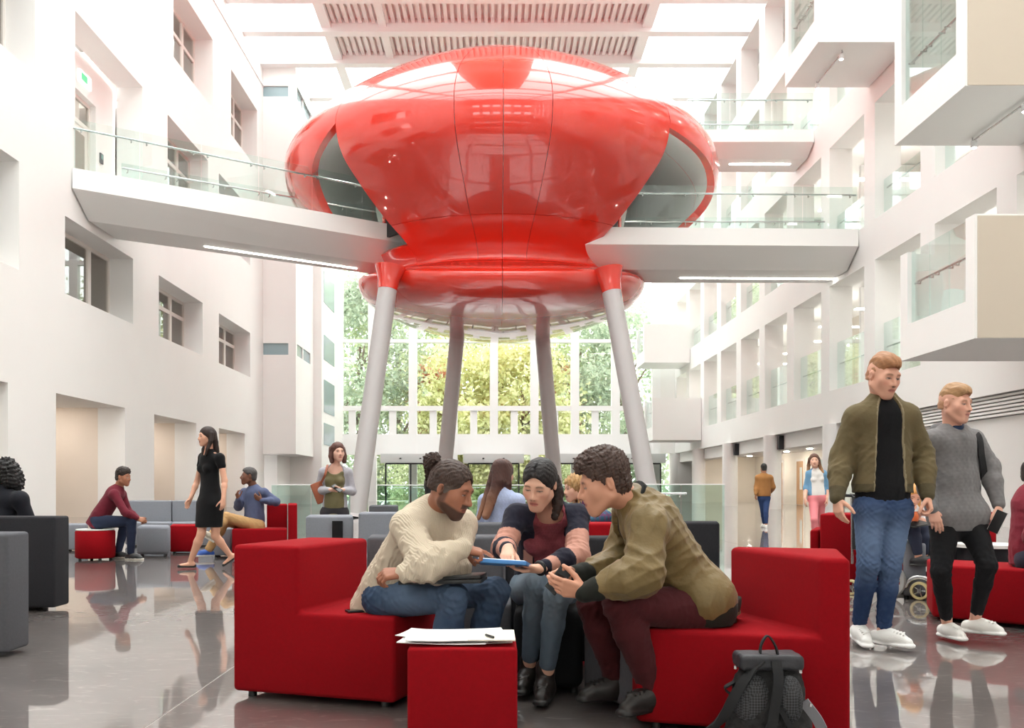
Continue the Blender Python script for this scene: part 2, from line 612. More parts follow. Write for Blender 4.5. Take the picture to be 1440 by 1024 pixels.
# ground floor on the right: columns, soffit, corridor
for k in range(5):
    y = 37.4 + 8.2 * k
    o = struct(disc('column_%d' % (k + 1), (XR + 0.05, y), 0.42, 0.0, 3.5, M['wall'], None, 32))
bm = bmesh.new()
add_box(bm, XR + TR + 0.3, 19.2, 37, 70, 3.1, 3.3)
add_box(bm, XR + 0.35, XR + TR + 0.3, 37, 70, 2.85, 3.5)
ceiling_low = struct(obj_bm('ceiling_corridor', bm, M['wall']))
bm = bmesh.new()
add_box(bm, 18.0, 18.2, 37, 70, 0, 3.1)
add_box(bm, XR + 0.6, 18.0, 66.0, 66.2, 0, 3.1)
wall_corr = struct(obj_bm('wall_corridor', bm, M['wall_warm']))
nd = [1]


def glazed_door(x, y0, y1, zt, frame, leafmat):
    nd[0] += 1
    o = struct(empty('door_%d' % nd[0], (x, y0, 0)))
    bm = bmesh.new()
    add_box(bm, x - 0.06, x, y0, y0 + 0.12, 0, zt)
    add_box(bm, x - 0.06, x, y1 - 0.12, y1, 0, zt)
    add_box(bm, x - 0.06, x, y0 + 0.12, y1 - 0.12, zt - 0.14, zt)
    obj_bm('frame', bm, frame, o)
    box('leaf', x - 0.05, x - 0.01, y0 + 0.12, y1 - 0.12, 0.02, zt - 0.14, leafmat, o)
    return o


pane_w = plain('bright_glazed_panel', (222, 232, 230), 0.12)
for (y0, y1, mat) in ((47.5, 49.2, pane_w), (50.5, 53.2, pane_w), (40.5, 43.0, pane_w), (44.2, 45.8, pane_w), (55.5, 57.0, M['wood']), (59.5, 61.5, M['wood']), (62.6, 64.0, M['wood'])):
    o = glazed_door(18.0, y0, y1, 2.7, M['window_frame'], mat)
    if mat is M['wood']:
        box('vision_pane', 17.94, 17.95, y0 + 0.35, y0 + 0.75, 0.9, 2.2, pane_w, o)
    else:
        tube('handle', [(17.92, y0 + 0.25, 0.8), (17.92, y0 + 0.25, 1.5)], 0.025, M['dark_metal'], o, 6)
lampm = plain('corridor_lamp', (255, 248, 235), 0.5, emit=(255, 246, 230), estr=80)
for k in range(7):
    for x in (15.2, 16.8):
        disc('downlight', (x, 39.0 + 4.0 * k), 0.14, 3.07, 3.1, lampm, ceiling_low, 14)
ex = empty('exit_sign', (17.0, 46.2, 2.75), 'small pale green exit sign hung in the right corridor above the brown jacket man', 'sign')
box('sign_case', 16.6, 17.2, 46.1, 46.16, 2.65, 2.95, plain('sign_pale', (210, 235, 225), 0.4, emit=(190, 240, 220), estr=0.8), ex)
tube('hanger', [(16.9, 46.13, 2.95), (16.9, 46.13, 3.1)], 0.015, M['chrome'], ex, 6)
# speakers on the far columns
for (y, zz, lb) in ((45.6, 3.0, 'nearer small dark speaker under the soffit beside a white column'), (53.8, 3.0, 'farther small dark speaker under the soffit beside a white column')):
    o = empty('wall_speaker', (XR + 0.2, y - 0.7, zz), lb, 'speaker', 'speakers beside the columns')
    box('speaker_case', XR + 0.1, XR + 0.35, y - 0.85, y - 0.55, zz - 0.2, zz + 0.45, M['dark_metal'], o, 0.02)
# plain wall with louvre band on the near right
bm = bmesh.new()
add_box(bm, XR + 0.25, XR + TR, -14, 35.2, 0, 2.9)
wall_low = struct(obj_bm('wall_right_ground', bm, M['wall']))
for k in range(6):
    box('louvre_slat', XR + 0.12 + 0.0 * k, XR + 0.4, 4, 36.4, 2.92 + 0.098 * k, 2.98 + 0.098 * k, M['wall'], wall_low)
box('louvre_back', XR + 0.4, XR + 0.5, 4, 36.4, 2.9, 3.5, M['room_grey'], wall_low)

# ---- far glazed wall
YB = 70.0
mx_px = [467 + 56.9 * k for k in range(9)]
mxs = [(p - CX) / F * YB for p in mx_px]
wf = struct(empty('wall_far', (0, YB, 0)))
for x in mxs:
    box('mullion', x - 0.3, x + 0.3, YB - 0.25, YB + 0.25, 0, 25, M['white_steel'], wf)
for k in range(len(mxs) - 1):
    xm = (mxs[k] + mxs[k + 1]) / 2
    box('post', xm - 0.26, xm + 0.26, YB - 0.1, YB + 0.1, 4.9, 6.6, M['white_steel'], wf)
for (z0, z1) in ((3.4, 4.9), (6.6, 6.95), (11.55, 11.8), (17.2, 17.5), (22.4, 22.7)):
    box('transom', mxs[0], mxs[-1], YB - 0.2, YB + 0.2, z0, z1, M['white_steel'], wf)
zb = [0, 3.4, 6.6, 11.6, 17.3, 22.5, 25]
for k in range(len(mxs) - 1):
    for j in range(len(zb) - 1):
        if j == 0 and k in (1, 3, 5):
            continue
        box('pane', mxs[k] + 0.2, mxs[k + 1] - 0.2, YB - 0.02, YB, zb[j] + 0.05, zb[j + 1] - 0.05, M['glass'], wf)
bm = bmesh.new()
add_box(bm, XL - 1, mxs[0], YB - 0.2, YB + 0.3, 0, 25)
add_box(bm, mxs[-1], XR + TR, YB - 0.2, YB + 0.3, 3.5, 25)
add_box(bm, mxs[-1] + 1.5, 19, YB - 0.2, YB + 0.3, 0, 3.5)
struct(obj_bm('wall_far_ends', bm, M['wall']))
tint = plain('door_canopy_metal', (205, 208, 208), 0.35, metal=0.3)
for (p0, p1) in ((545, 614), (659, 729), (785, 850), (868, 925)):
    x0, x1 = (p0 - CX) / F * 69.0, (p1 - CX) / F * 69.0
    nd[0] += 1
    o = struct(empty('door_%d' % nd[0], ((x0 + x1) / 2, 69.0, 0)))
    box('canopy', x0 - 0.35, x1 + 0.35, 67.6, 69.8, 2.75, 3.4, tint, o, 0.03)
    for q in (0.3, 0.7):
        disc('canopy_light', (x0 + (x1 - x0) * q, 67.58), 0.07, 3.02, 3.1, M['dark_metal'], o, 10)
    for x in (x0, x1, (x0 + x1) / 2):
        box('stile', x - 0.05, x + 0.05, 67.8, 67.9, 0, 2.7, M['dark_metal'], o)
    box('head_rail', x0, x1, 67.8, 67.9, 2.65, 2.75, M['dark_metal'], o)
    for a, b in ((x0 + 0.05, (x0 + x1) / 2 - 0.05), ((x0 + x1) / 2 + 0.05, x1 - 0.05)):
        box('leaf', a, b, 67.84, 67.86, 0.05, 2.65, M['glass'], o)
        tube('push_bar', [(a + 0.1, 67.78, 1.0), (b - 0.1, 67.78, 1.0)], 0.03, M['chrome'], o, 6)

# ---- roof: glazed strips, white beams, corrugated decks between the near beams
ceiling = struct(empty('ceiling', (0, 30, ROOF)))
XRF = 15.0
yb = [-14, -8, -2, 4, 10, 16, 22, 28, 34, 40, 46.2, 49.6, 53.3, 58, 64, 70]
for y in yb:
    box('beam', XL - 1, XRF, y - 0.28, y + 0.28, ROOF - 0.55, ROOF + 0.5, M['white_steel'], ceiling)
for x in (-8.6, 7.9):
    box('edge_beam', x - 0.25, x + 0.25, -14, 70, ROOF - 0.35, ROOF + 0.45, M['white_steel'], ceiling)
for i in range(len(yb) - 1):
    if 46 < yb[i] < 53:
        continue
    for x0, x1 in ((XL - 1, -8.85), (-8.35, -2.9), (-2.9, 2.4), (2.4, 7.65), (8.15, XRF)):
        if i == 9 and -9 < x0 < 7:
            continue
        box('roof_pane' if i > 1 and not (x0 == -2.9 and 5 < i < 10) else 'light_block_panel', x0 + 0.03, x1 - 0.03, yb[i] + 0.3, yb[i + 1] - 0.3, ROOF + 0.2, ROOF + 0.23, M['glass_roof'] if i > 1 and not (x0 == -2.9 and 5 < i < 10) else M['wall_warm'], ceiling)  # opaque panels added out of view to dim fronts and break pod reflections
for (y0, y1) in ((40.28, 45.92), (46.48, 49.32), (49.88, 53.02)):
    box('deck_plate', -8.35, 7.65, y0, y1, ROOF + 0.12, ROOF + 0.16, M['corr'], ceiling)
    x, first = -8.3, None
    while x < 7.5:
        if first is None:
            first = prism('deck_rib', [(x, y0), (x + 0.19, y0), (x + 0.19, y1), (x, y1)], ROOF - 0.1, ROOF + 0.119, M['corr'], ceiling)
            fx = x
        else:
            o = first.copy()
            COL.objects.link(o)
            o.parent = ceiling
            o.location.x += x - fx
        x += 0.34
    for x0, x1 in ((XL - 1, -8.85), (8.15, XRF)):
        box('roof_pane', x0 + 0.03, x1 - 0.03, y0, y1, ROOF + 0.2, ROOF + 0.23, M['glass_roof'], ceiling)
box('cross_beam', -5.9, -5.5, 46.5, 53.0, ROOF - 0.3, ROOF + 0.1, M['white_steel'], ceiling)

# ---- wall behind the viewer: unseen, its beige and window grid shaped for the front light
bm = bmesh.new()
nh = [(-11.5 + 4.1 * i, -8.7 + 4.1 * i, z0, z0 + 3.2) for i in range(6) for z0 in (5.4, 15.4)]
for (a, b, c, d) in wall_cells([XL, XR], [0, 24.8], nh):
    add_box(bm, a, b, -14.6, -13.9, c, d)
wb = struct(obj_bm('wall_near', bm, M['beige']))
for (a, b, c, d) in nh:
    box('pane', a, b, -14.42, -14.4, c, d, M['glass'], wb)

# ================================================================= BRIDGES


def glass_run(root, a, b, z, h, hr, n, inward, mat=None):
    """row of glass panels with a handrail from plan point a to b"""
    a, b = np.array(a, float), np.array(b, float)
    u = (b - a) / np.linalg.norm(b - a)
    nrm = np.array([-u[1], u[0]]) * inward
    L = np.linalg.norm(b - a)
    for k in range(n):
        p, q = a + u * (L * k / n + 0.015), a + u * (L * (k + 1) / n - 0.015)
        w = nrm * 0.02
        prism('glass_panel', [p, q, q + w, p + w], z, z + h, mat or M['glass_green'], root)
    r0 = a + nrm * 0.12
    r1 = b + nrm * 0.12
    tube('handrail', [(*r0, z + hr), (*r1, z + hr)], 0.035, M['chrome'], root, 8)
    for k in range(n):
        for t in (0.12, 0.88):
            p = a + u * (L * (k + t) / n)
            q = p + nrm * 0.12
            tube('rail_bracket', [(*p, z + hr - 0.1), (*q, z + hr - 0.1), (*q, z + hr)], 0.02, M['chrome'], root, 6)


def bridge(label, f0, f1, b0, b1, z, drop, belly, strips, n):
    """footbridge between plan points: front edge f0-f1, back edge b0-b1"""
    root = empty('footbridge', (*((np.array(f0) + np.array(b1)) / 2), z), label, 'bridge', None)
    f0, f1, b0, b1 = [np.array(p, float) for p in (f0, f1, b0, b1)]
    bm = bmesh.new()
    rings = []
    for (f, b) in ((f0, b0), (f1, b1)):
        d = (b - f)
        pts = [(f, z), (f, z - drop), (f + d * 0.3, z - belly), (b - d * 0.12, z - belly), (b, z - drop), (b, z), (b - d * 0.04, z), (b - d * 0.04, z - 0.3), (f + d * 0.04, z - 0.3), (f + d * 0.04, z)]
        rings.append([bm.verts.new((p[0], p[1], h)) for p, h in pts])
    n_ = len(rings[0])
    for k in range(n_):
        bm.faces.new((rings[0][k], rings[0][(k + 1) % n_], rings[1][(k + 1) % n_], rings[1][k]))
    bm.faces.new(rings[0])
    bm.faces.new(rings[1][::-1])
    obj_bm('deck', bm, M['wall'], root)
    glass_run(root, f0 + (b0 - f0) * 0.02, f1 + (b1 - f1) * 0.02, z - 0.02, 1.55, 1.3, n, 1)
    glass_run(root, b0 - (b0 - f0) * 0.02, b1 - (b1 - f1) * 0.02, z - 0.02, 1.45, 1.25, n, -1)
    for (s0, s1, t) in strips:
        p = f0 + (f1 - f0) * s0 + (b0 - f0) * t
        q = f0 + (f1 - f0) * s1 + (b0 - f0) * t
        w = (b0 - f0) / np.linalg.norm(b0 - f0) * 0.11
        prism('light_strip', [p, q, q + w, p + w], z - belly - 0.03, z - belly + 0.01, M['lamp'], root)
    return root


bridge('white footbridge with glass sides from the left wall to the red pod', (-12.85, 29.3), (-3.15, 36.09), (-12.85, 33.2), (-4.4, 38.75), 10.8, 0.62, 1.3, [(0.28, 0.78, 0.62)], 6)
bridge('white footbridge with glass sides from the red pod to the right wall', (3.1, 34.3), (13.15, 34.6), (4.3, 38.3), (13.15, 38.3), 10.35, 0.62, 1.25, [(0.33, 0.93, 0.62)], 5)
bridge('upper white footbridge behind the red pod on the right', (8.0, 39.4), (13.15, 39.4), (8.0, 42.3), (13.15, 42.3), 15.72, 0.5, 0.9, [(0.4, 0.9, 0.5)], 3)

# ================================================================= BALCONY BOXES ON THE RIGHT WALL


M['end_shade'] = plain('beige_shade_tone', (198, 186, 170), 0.6)  # warm shade of the camera-facing ends, put into the colour


def track(root_label, x, y0, y1, z):
    o = empty('track_light', (x, y0, z), root_label, 'spotlight')
    tube('track', [(x, y0, z - 0.09), (x, y1, z - 0.09)], 0.022, M['chrome'], o, 8)
    for y in (y0 + 0.05, y1 - 0.05):
        tube('stem', [(x, y, z), (x, y, z - 0.1)], 0.015, M['chrome'], o, 6)
    for y in (y0 + 0.12, y1 - 0.12):
        hd = disc('lamp_head', (x, y), 0.075, z - 0.27, z - 0.11, M['white_steel'], o, 14, 0.01)
        disc('lamp_lens', (x, y), 0.06, z - 0.285, z - 0.27, M['lamp'], hd, 12)


def balcony(label, x0, d2, d1, z0, z1, top=False, n=3, end=None):
    """boxed bay standing off the right wall: camera-facing wall at d2, far wall at d1, outer wall x0"""
    root = empty('balcony_box', ((x0 + XR) / 2, (d1 + d2) / 2, z0), label, 'balcony')
    t = 0.22
    bm = bmesh.new()
    add_box(bm, x0, XR - 0.02, d2, d1, z0, z0 + 0.5)                          # base slab
    add_box(bm, x0, XR - 0.02, d2, d2 + t, z0 + 0.5, z1)                      # near wall
    add_box(bm, x0, XR - 0.02, d1 - t, d1, z0 + 0.5, z1)                      # far wall
    add_box(bm, x0, x0 + t, d2 + t, d2 + t + 0.18, z0 + 0.5, z1)
    add_box(bm, x0, x0 + t, d1 - t - 0.18, d1 - t, z0 + 0.5, z1)
    add_box(bm, x0, x0 + t, d2 + t + 0.18, d1 - t - 0.18, z0 + 0.5, z0 + 0.85)
    if top:
        add_box(bm, x0, XR - 0.02, d2, d1, z1, z1 + 0.6)
    obj_bm('shell', bm, M['wall'], root)
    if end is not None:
        box('end_shade_panel', x0 + 0.05, XR - 0.03, d2 - 0.02, d2 - 0.001, z0 + 0.01, z1 + (0.58 if top else -0.04), end, root)  # panel added to carry the painted shade of the near end
    y0, y1 = d2 + t + 0.18, d1 - t - 0.18
    for k in range(n):
        a, b = y0 + (y1 - y0) * k / n + 0.012, y0 + (y1 - y0) * (k + 1) / n - 0.012
        box('glass_panel', x0 + 0.1, x0 + 0.125, a, b, z0 + 0.85, z1 - (0.0 if top else 0.0), M['glass_green'], root)
    zr = z0 + 1.9 if not top else z0 + 1.9
    tube('handrail', [(x0 + 0.26, y0, zr), (x0 + 0.26, y1, zr)], 0.03, M['chrome'], root, 8)
    for k in range(n):
        for q in (0.15, 0.85):
            y = y0 + (y1 - y0) * (k + q) / n
            tube('rail_bracket', [(x0 + 0.12, y, zr - 0.08), (x0 + 0.26, y, zr - 0.08), (x0 + 0.26, y, zr)], 0.02, M['chrome'], root, 6)
    return root


balcony('closed white balcony box with tall glazing at the top right corner', 10.07, 20.5, 24.1, 9.62, 14.2, True, 3, M['end_shade'])
balcony('open white balcony box with low glazed side below the top right one', 10.13, 20.2, 23.9, 4.18, 6.8, False, 3, M['end_shade'])
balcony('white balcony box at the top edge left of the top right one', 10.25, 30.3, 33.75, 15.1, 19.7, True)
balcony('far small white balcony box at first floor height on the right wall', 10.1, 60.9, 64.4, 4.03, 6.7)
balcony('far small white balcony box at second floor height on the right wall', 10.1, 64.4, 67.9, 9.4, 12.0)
track('track light with two spots under the top right balcony box', 11.75, 21.1, 23.6, 9.62)
track('track light with two spots under the balcony box at the top edge', 11.2, 30.8, 33.3, 15.1)
# ================================================================= THE RED POD ON LEGS
PC = np.array([0.31, 38.5])
# outline: (height, radius) from the crown to the waist, flared dish and underside
prof = [(17.95, 0.0), (17.9, 1.0), (17.7, 2.1), (17.13, 3.6), (16.2, 5.45), (15.1, 7.12), (14.5, 7.82), (13.8, 8.36), (13.2, 8.52), (12.3, 8.28),
        (11.4, 7.42), (10.5, 6.3), (9.85, 5.3), (9.4, 4.78), (9.15, 4.72), (9.0, 5.0), (8.88, 5.4), (8.7, 5.68), (8.4, 5.62), (8.06, 5.32), (7.78, 4.75), (7.54, 3.7), (7.38, 2.2), (7.32, 0.8), (7.31, 0.0)]


def spline(pts, n):
    p = np.array(pts, float)
    t = np.concatenate([[0], np.cumsum(np.linalg.norm(np.diff(p, axis=0), axis=1) ** 0.5)])
    m = np.gradient(p, t, axis=0)
    q = np.linspace(0, t[-1], n)
    i = np.clip(np.searchsorted(t, q, side='right') - 1, 0, len(t) - 2)
    h = t[i + 1] - t[i]
    s = ((q - t[i]) / h)[:, None]
    h = h[:, None]
    return (2 * s**3 - 3 * s**2 + 1) * p[i] + (s**3 - 2 * s**2 + s) * h * m[i] + (-2 * s**3 + 3 * s**2) * p[i + 1] + (s**3 - s**2) * h * m[i + 1]


PZR = spline(prof, 240)
PZR[:, 1] = np.maximum(PZR[:, 1], 0)
PT = np.linspace(0, 1, 240)


def pod_t(z):
    """profile parameter of a height above the waist"""
    k = int(np.argmin(PZR[:200, 0]))
    return float(np.interp(-z, -PZR[:k + 1, 0], PT[:k + 1]))


T0 = float(PT[np.argmin(np.abs(PZR[:, 0] - 9.3) + 10 * (PT > 0.75))])
T1 = float(PT[np.argmin(np.abs(PZR[:, 0] - 8.6) + 10 * (PT < 0.6))])


def pod_at(th, t, off=0.0):
    """point and normal of the shell; th measured from the viewer's side, positive to the right"""
    z = np.interp(t, PT, PZR[:, 0])
    r = np.interp(t, PT, PZR[:, 1])
    e = 2e-3
    dz = np.interp(np.minimum(t + e, 1), PT, PZR[:, 0]) - np.interp(np.maximum(t - e, 0), PT, PZR[:, 0])
    dr = np.interp(np.minimum(t + e, 1), PT, PZR[:, 1]) - np.interp(np.maximum(t - e, 0), PT, PZR[:, 1])
    L = np.sqrt(dz**2 + dr**2) + 1e-9
    nr, nz = -dz / L, dr / L
    # the bowl under the waist dips at front and back and rises towards the sides
    w = np.clip((t - T0) / (T1 - T0), 0, 1)
    w = w * w * (3 - 2 * w) * np.clip((1 - t) / (1 - T1), 0, 1)
    z = z + w * (0.08 - 0.36 * np.cos(2 * th))
    s, c = np.sin(th), -np.cos(th)
    p = np.stack([PC[0] + (r + off * nr) * s, PC[1] + (r + off * nr) * c, z + off * nz], -1)
    n = np.stack([nr * s, nr * c, nz], -1)
    return p, n


def shell(name, root, th0, th1, t0, t1, nt, nv, mat, off=0.0, thick=0.12, inner=None):
    """closed curved panel; t0/t1 may be functions of th"""
    f0 = t0 if callable(t0) else (lambda a: t0)
    f1 = t1 if callable(t1) else (lambda a: t1)
    ths = np.linspace(th0, th1, nt + 1)
    V, N = [], []
    for o in (off, off - thick):
        for th in ths:
            tt = np.linspace(f0(th), f1(th), nv + 1)
            p, n = pod_at(np.full(nv + 1, th), tt, o)
            V.append(p)
            N.append(n if o == off else -n)
    V = np.concatenate(V)
    N = np.concatenate(N)
    w = nv + 1
    S = (nt + 1) * w
    Fc = []
    for i in range(nt):
        for j in range(nv):
            a = i * w + j
            Fc.append((a, a + 1, a + w + 1, a + w))
            Fc.append((S + a, S + a + w, S + a + w + 1, S + a + 1))
    nf = len(Fc)
    for i in range(nt):
        a, b = i * w, (i + 1) * w
        Fc.append((a, b, S + b, S + a))
        a, b = i * w + nv, (i + 1) * w + nv
        Fc.append((a, S + a, S + b, b))
    for j in range(nv):
        a, b = j, j + 1
        Fc.append((a, S + a, S + b, b))
        a, b = nt * w + j, nt * w + j + 1
        Fc.append((a, b, S + b, S + a))
    o = obj_mesh(name, V, Fc, mat, root)
    me = o.data
    if inner is not None:
        me.materials.append(inner)
        mi = np.zeros(len(Fc), np.int32)
        mi[1:nf:2] = 1
        me.polygons.foreach_set('material_index', mi)
    sm = np.ones(len(Fc), bool)
    sm[nf:] = False
    me.polygons.foreach_set('use_smooth', sm)
    ln = []
    for p in me.polygons:
        for li in p.loop_indices:
            ln.append(N[me.loops[li].vertex_index] if p.index < nf else tuple(p.normal))
    me.normals_split_custom_set([tuple(float(c) for c in q) for q in ln])
    return o


pod = empty('pod', (PC[0], PC[1], 0), 'glossy red bulbous pod on four grey legs hanging above the hall', 'pod')
A0 = RAD(41)
WAIST = float(PT[np.argmin(np.abs(PZR[:, 0] - 9.02) + 10 * (PT > 0.75))])
tb = pod_t(9.75)                       # bottom of the side openings
EDGE_L = [(41, 13.2), (52, 12.4), (64, 11.4), (78, 10.2)]
EDGE_R = [(41, 13.05), (60, 12.75), (84, 12.2), (90, 11.9), (100, 10.2)]


def top_l(th):
    e = EDGE_R if th > 0 else EDGE_L
    return pod_t(np.interp(math.degrees(abs(th)), [q[0] for q in e], [q[1] for q in e]))


g = RAD(0.07)
tm = pod_t(10.3)
PIN = M['pod_in']
seams = [-A0, RAD(-10.5), RAD(0), RAD(10.5), A0]
for a, b in zip(seams[:-1], seams[1:]):
    shell('shell_panel', pod, a + g, b - g, 0.0, tm - 0.0005, 14, 60, M['pod_red'], inner=PIN)
    shell('shell_panel', pod, a + g, b - g, tm + 0.0005, WAIST, 14, 26, M['pod_red'], inner=PIN)
for s in (-1, 1):
    E1 = RAD(EDGE_R[-1][0] if s > 0 else EDGE_L[-1][0])
    a, b = (A0, E1) if s > 0 else (-E1, -A0)
    shell('shell_panel', pod, a + g, b - g, 0.0, top_l, 30, 60, M['pod_red'], thick=0.3, inner=PIN)
    shell('shell_panel', pod, a + g, b - g, tb, WAIST, 20, 16, M['pod_red'], inner=PIN)
    a, b = (E1, RAD(120)) if s > 0 else (RAD(-120), -E1)
    shell('shell_panel', pod, a + g, b - g, 0.0, WAIST, 14, 80, M['pod_red'], thick=0.3, inner=PIN)
for a, b in ((120, 150), (150, 180), (-180, -150), (-150, -120)):
    shell('shell_panel', pod, RAD(a) + g, RAD(b) - g, 0.0, WAIST, 10, 70, M['pod_red'], inner=PIN)
for k in range(8):
    shell('dish_panel', pod, RAD(-180 + 45 * k) + g, RAD(-135 + 45 * k) - g, WAIST + 0.0012, 1.0, 14, 44, M['pod_red'])
M['lobby_fill'] = plain('lobby_fill', (255, 250, 240), 0.5, emit=(255, 250, 240), estr=34)
# inner drum with grey lining behind the openings
bm = bmesh.new()
rr = [(4.4, 9.9), (4.7, 10.6), (5.0, 12.0), (5.0, 15.0), (4.0, 15.6)]
seg = 72
rings = []
for (r, z) in rr:
    rings.append([bm.verts.new((PC[0] + r * math.sin(2 * math.pi * k / seg), PC[1] - r * math.cos(2 * math.pi * k / seg), z)) for k in range(seg)])
for a, b in zip(rings[:-1], rings[1:]):
    for k in range(seg):
        bm.faces.new((a[k], a[(k + 1) % seg], b[(k + 1) % seg], b[k]))
bm.faces.new(rings[0])
bm.faces.new(rings[-1][::-1])
obj_bm('lining', bm, M['pod_in'], pod, 60)
for s in (-1, 1):
    for q in (46, 62, 78):
        lt = PC + np.array([math.sin(s * RAD(q)), -math.cos(RAD(q))]) * 5.6
        disc('lobby_fill_disc', lt, 0.3, 15.1, 15.16, M['lobby_fill'], pod, 16)  # light discs added out of view to brighten the pod lobby
    # lobby floor and side wall inside the shell
    th = s * RAD(50)
    c = PC + np.array([math.sin(th), -math.cos(th)]) * 5.05
    u = np.array([math.cos(th), math.sin(th)])
    w = np.array([math.sin(th), -math.cos(th)]) * 0.12
    prism('lobby_door', [c - u * 0.55, c + u * 0.55, c + u * 0.55 + w, c - u * 0.55 + w], 10.3, 13.0, M['dark_metal'], pod)
    for q in (-0.62, 0.62):
        prism('door_jamb', [c + u * (q - 0.07), c + u * (q + 0.07), c + u * (q + 0.07) + w * 1.4, c + u * (q - 0.07) + w * 1.4], 10.3, 13.1, M['pod_red'], pod)
# legs
DISH = 8.4
for (top, bot) in (((545, 407, 34.0), (500.5, 728, 33.0)), ((860, 410, 34.0), (918, 728, 33.0)),
                   ((646, 440, 43.0), (619.5, 718, 43.0)), ((760, 440, 43.0), (783.5, 718, 43.0))):
    a, b = P(*top), P(*bot)
    b[2] = 0.0
    v = (a - b) / np.linalg.norm(a - b)
    leg = tube('leg', [b, a - v * 0.15, a + v * 0.35], [0.335, 0.335, 0.335], M['leg_steel'], pod, 32, 60)
    tube('leg_cap', [a - v * 0.02, a + v * 0.35, a + v * 0.8], [0.345, 0.39, 0.56], M['pod_red'], pod, 32, 80)
    tube('leg_foot', [b, b + v * 0.12], [0.45, 0.36], M['leg_steel'], leg, 24, 60)
# ================================================================= OUTSIDE: lawn, path, trees
ground = struct(box('ground', -60, 60, 70.5, 130, -0.5, -0.05, plain('lawn', (128, 150, 88), 0.9, noise=0.15, nscale=0.6)))
struct(box('path', -14, 16, 70.4, 76, -0.2, -0.02, plain('pale_paving', (206, 202, 194), 0.8, noise=0.06, nscale=1.2)))
rng = np.random.default_rng(5)


def leaf_mat(name, c1, c2):
    m, n, l, b = new_mat(name)
    tc = n.new('ShaderNodeTexCoord')
    t = n.new('ShaderNodeTexNoise')
    t.inputs['Scale'].default_value = 1.6
    t.inputs['Detail'].default_value = 6
    l.new(tc.outputs['Object'], t.inputs['Vector'])
    r = n.new('ShaderNodeValToRGB')
    r.color_ramp.elements[0].position = 0.4
    r.color_ramp.elements[0].color = lin(c1)
    r.color_ramp.elements[1].position = 0.62
    r.color_ramp.elements[1].color = lin(c2)
    l.new(t.outputs['Fac'], r.inputs[0])
    l.new(r.outputs[0], b.inputs['Base Color'])
    b.inputs['Roughness'].default_value = 0.6
    tl = n.new('ShaderNodeBsdfTranslucent')
    l.new(r.outputs[0], tl.inputs[0])
    mx = n.new('ShaderNodeMixShader')
    mx.inputs[0].default_value = 0.45
    l.new(b.outputs[0], mx.inputs[1])
    l.new(tl.outputs[0], mx.inputs[2])
    l.new(mx.outputs[0], n['Material Output'].inputs['Surface'])
    return m


LG = leaf_mat('green_leaves', (164, 178, 132), (216, 220, 184))
LY = leaf_mat('yellow_green_leaves', (196, 198, 142), (238, 236, 196))
LD = leaf_mat('deep_green_leaves', (152, 166, 144), (200, 208, 186))
LR = leaf_mat('copper_leaves', (208, 156, 130), (230, 186, 160))
BARK = plain('bark', (112, 96, 82), 0.9, noise=0.2, nscale=6)


def tree(x, y, h, r, mat, label, n=5200, low=0.12, ls=0.2, group=None, name='tree'):
    root = empty(name, (x, y, 0), label, 'tree' if name == 'tree' else 'shrub', group)
    bm = bmesh.new()
    hh = h * 0.7
    add_tube(bm, [(x, y, -0.06), (x + 0.1, y, hh * 0.5), (x, y, hh)], [0.035 * h * 0.6, 0.025 * h * 0.6, 0.01 * h], 8)
    for k in range(6):
        a = rng.uniform(0, 6.28)
        z = rng.uniform(0.25, 0.6) * h
        add_tube(bm, [(x, y, z), (x + math.cos(a) * r * 0.5, y + math.sin(a) * r * 0.5, z + 0.18 * h)], [0.02 * h * 0.4, 0.01 * h * 0.4], 6)
    obj_bm('trunk', bm, BARK, root, 60)
    # crown: leaf clusters
    nc = 46
    cz = rng.uniform(low, 1.0, nc)
    env = np.sqrt(np.clip(1 - ((cz - 0.5) / 0.55) ** 2, 0.03, 1))
    ca = rng.uniform(0, 6.283, nc)
    cr = r * env * np.sqrt(rng.uniform(0.15, 1, nc))
    C = np.stack([x + cr * np.cos(ca), y + cr * np.sin(ca), cz * h], 1)
    per = n // nc
    pts = (C[:, None, :] + rng.normal(0, 0.2 * r, (nc, per, 3))).reshape(-1, 3)
    pts[:, 2] = np.maximum(pts[:, 2], 0.1)
    m = len(pts)
    d = rng.normal(0, 1, (m, 3))
    d /= np.linalg.norm(d, axis=1)[:, None]
    e = np.cross(d, rng.normal(0, 1, (m, 3)))
    e /= np.linalg.norm(e, axis=1)[:, None]
    s = rng.uniform(0.7, 1.3, (m, 1)) * ls
    V = np.concatenate([pts - d * s, pts + e * s * 0.55, pts + d * s, pts - e * s * 0.55])
    Fc = np.stack([np.arange(m), np.arange(m) + m, np.arange(m) + 2 * m, np.arange(m) + 3 * m], 1)
    o = obj_mesh('foliage', V, Fc, mat, root)
    o['kind'] = 'stuff'
    return root


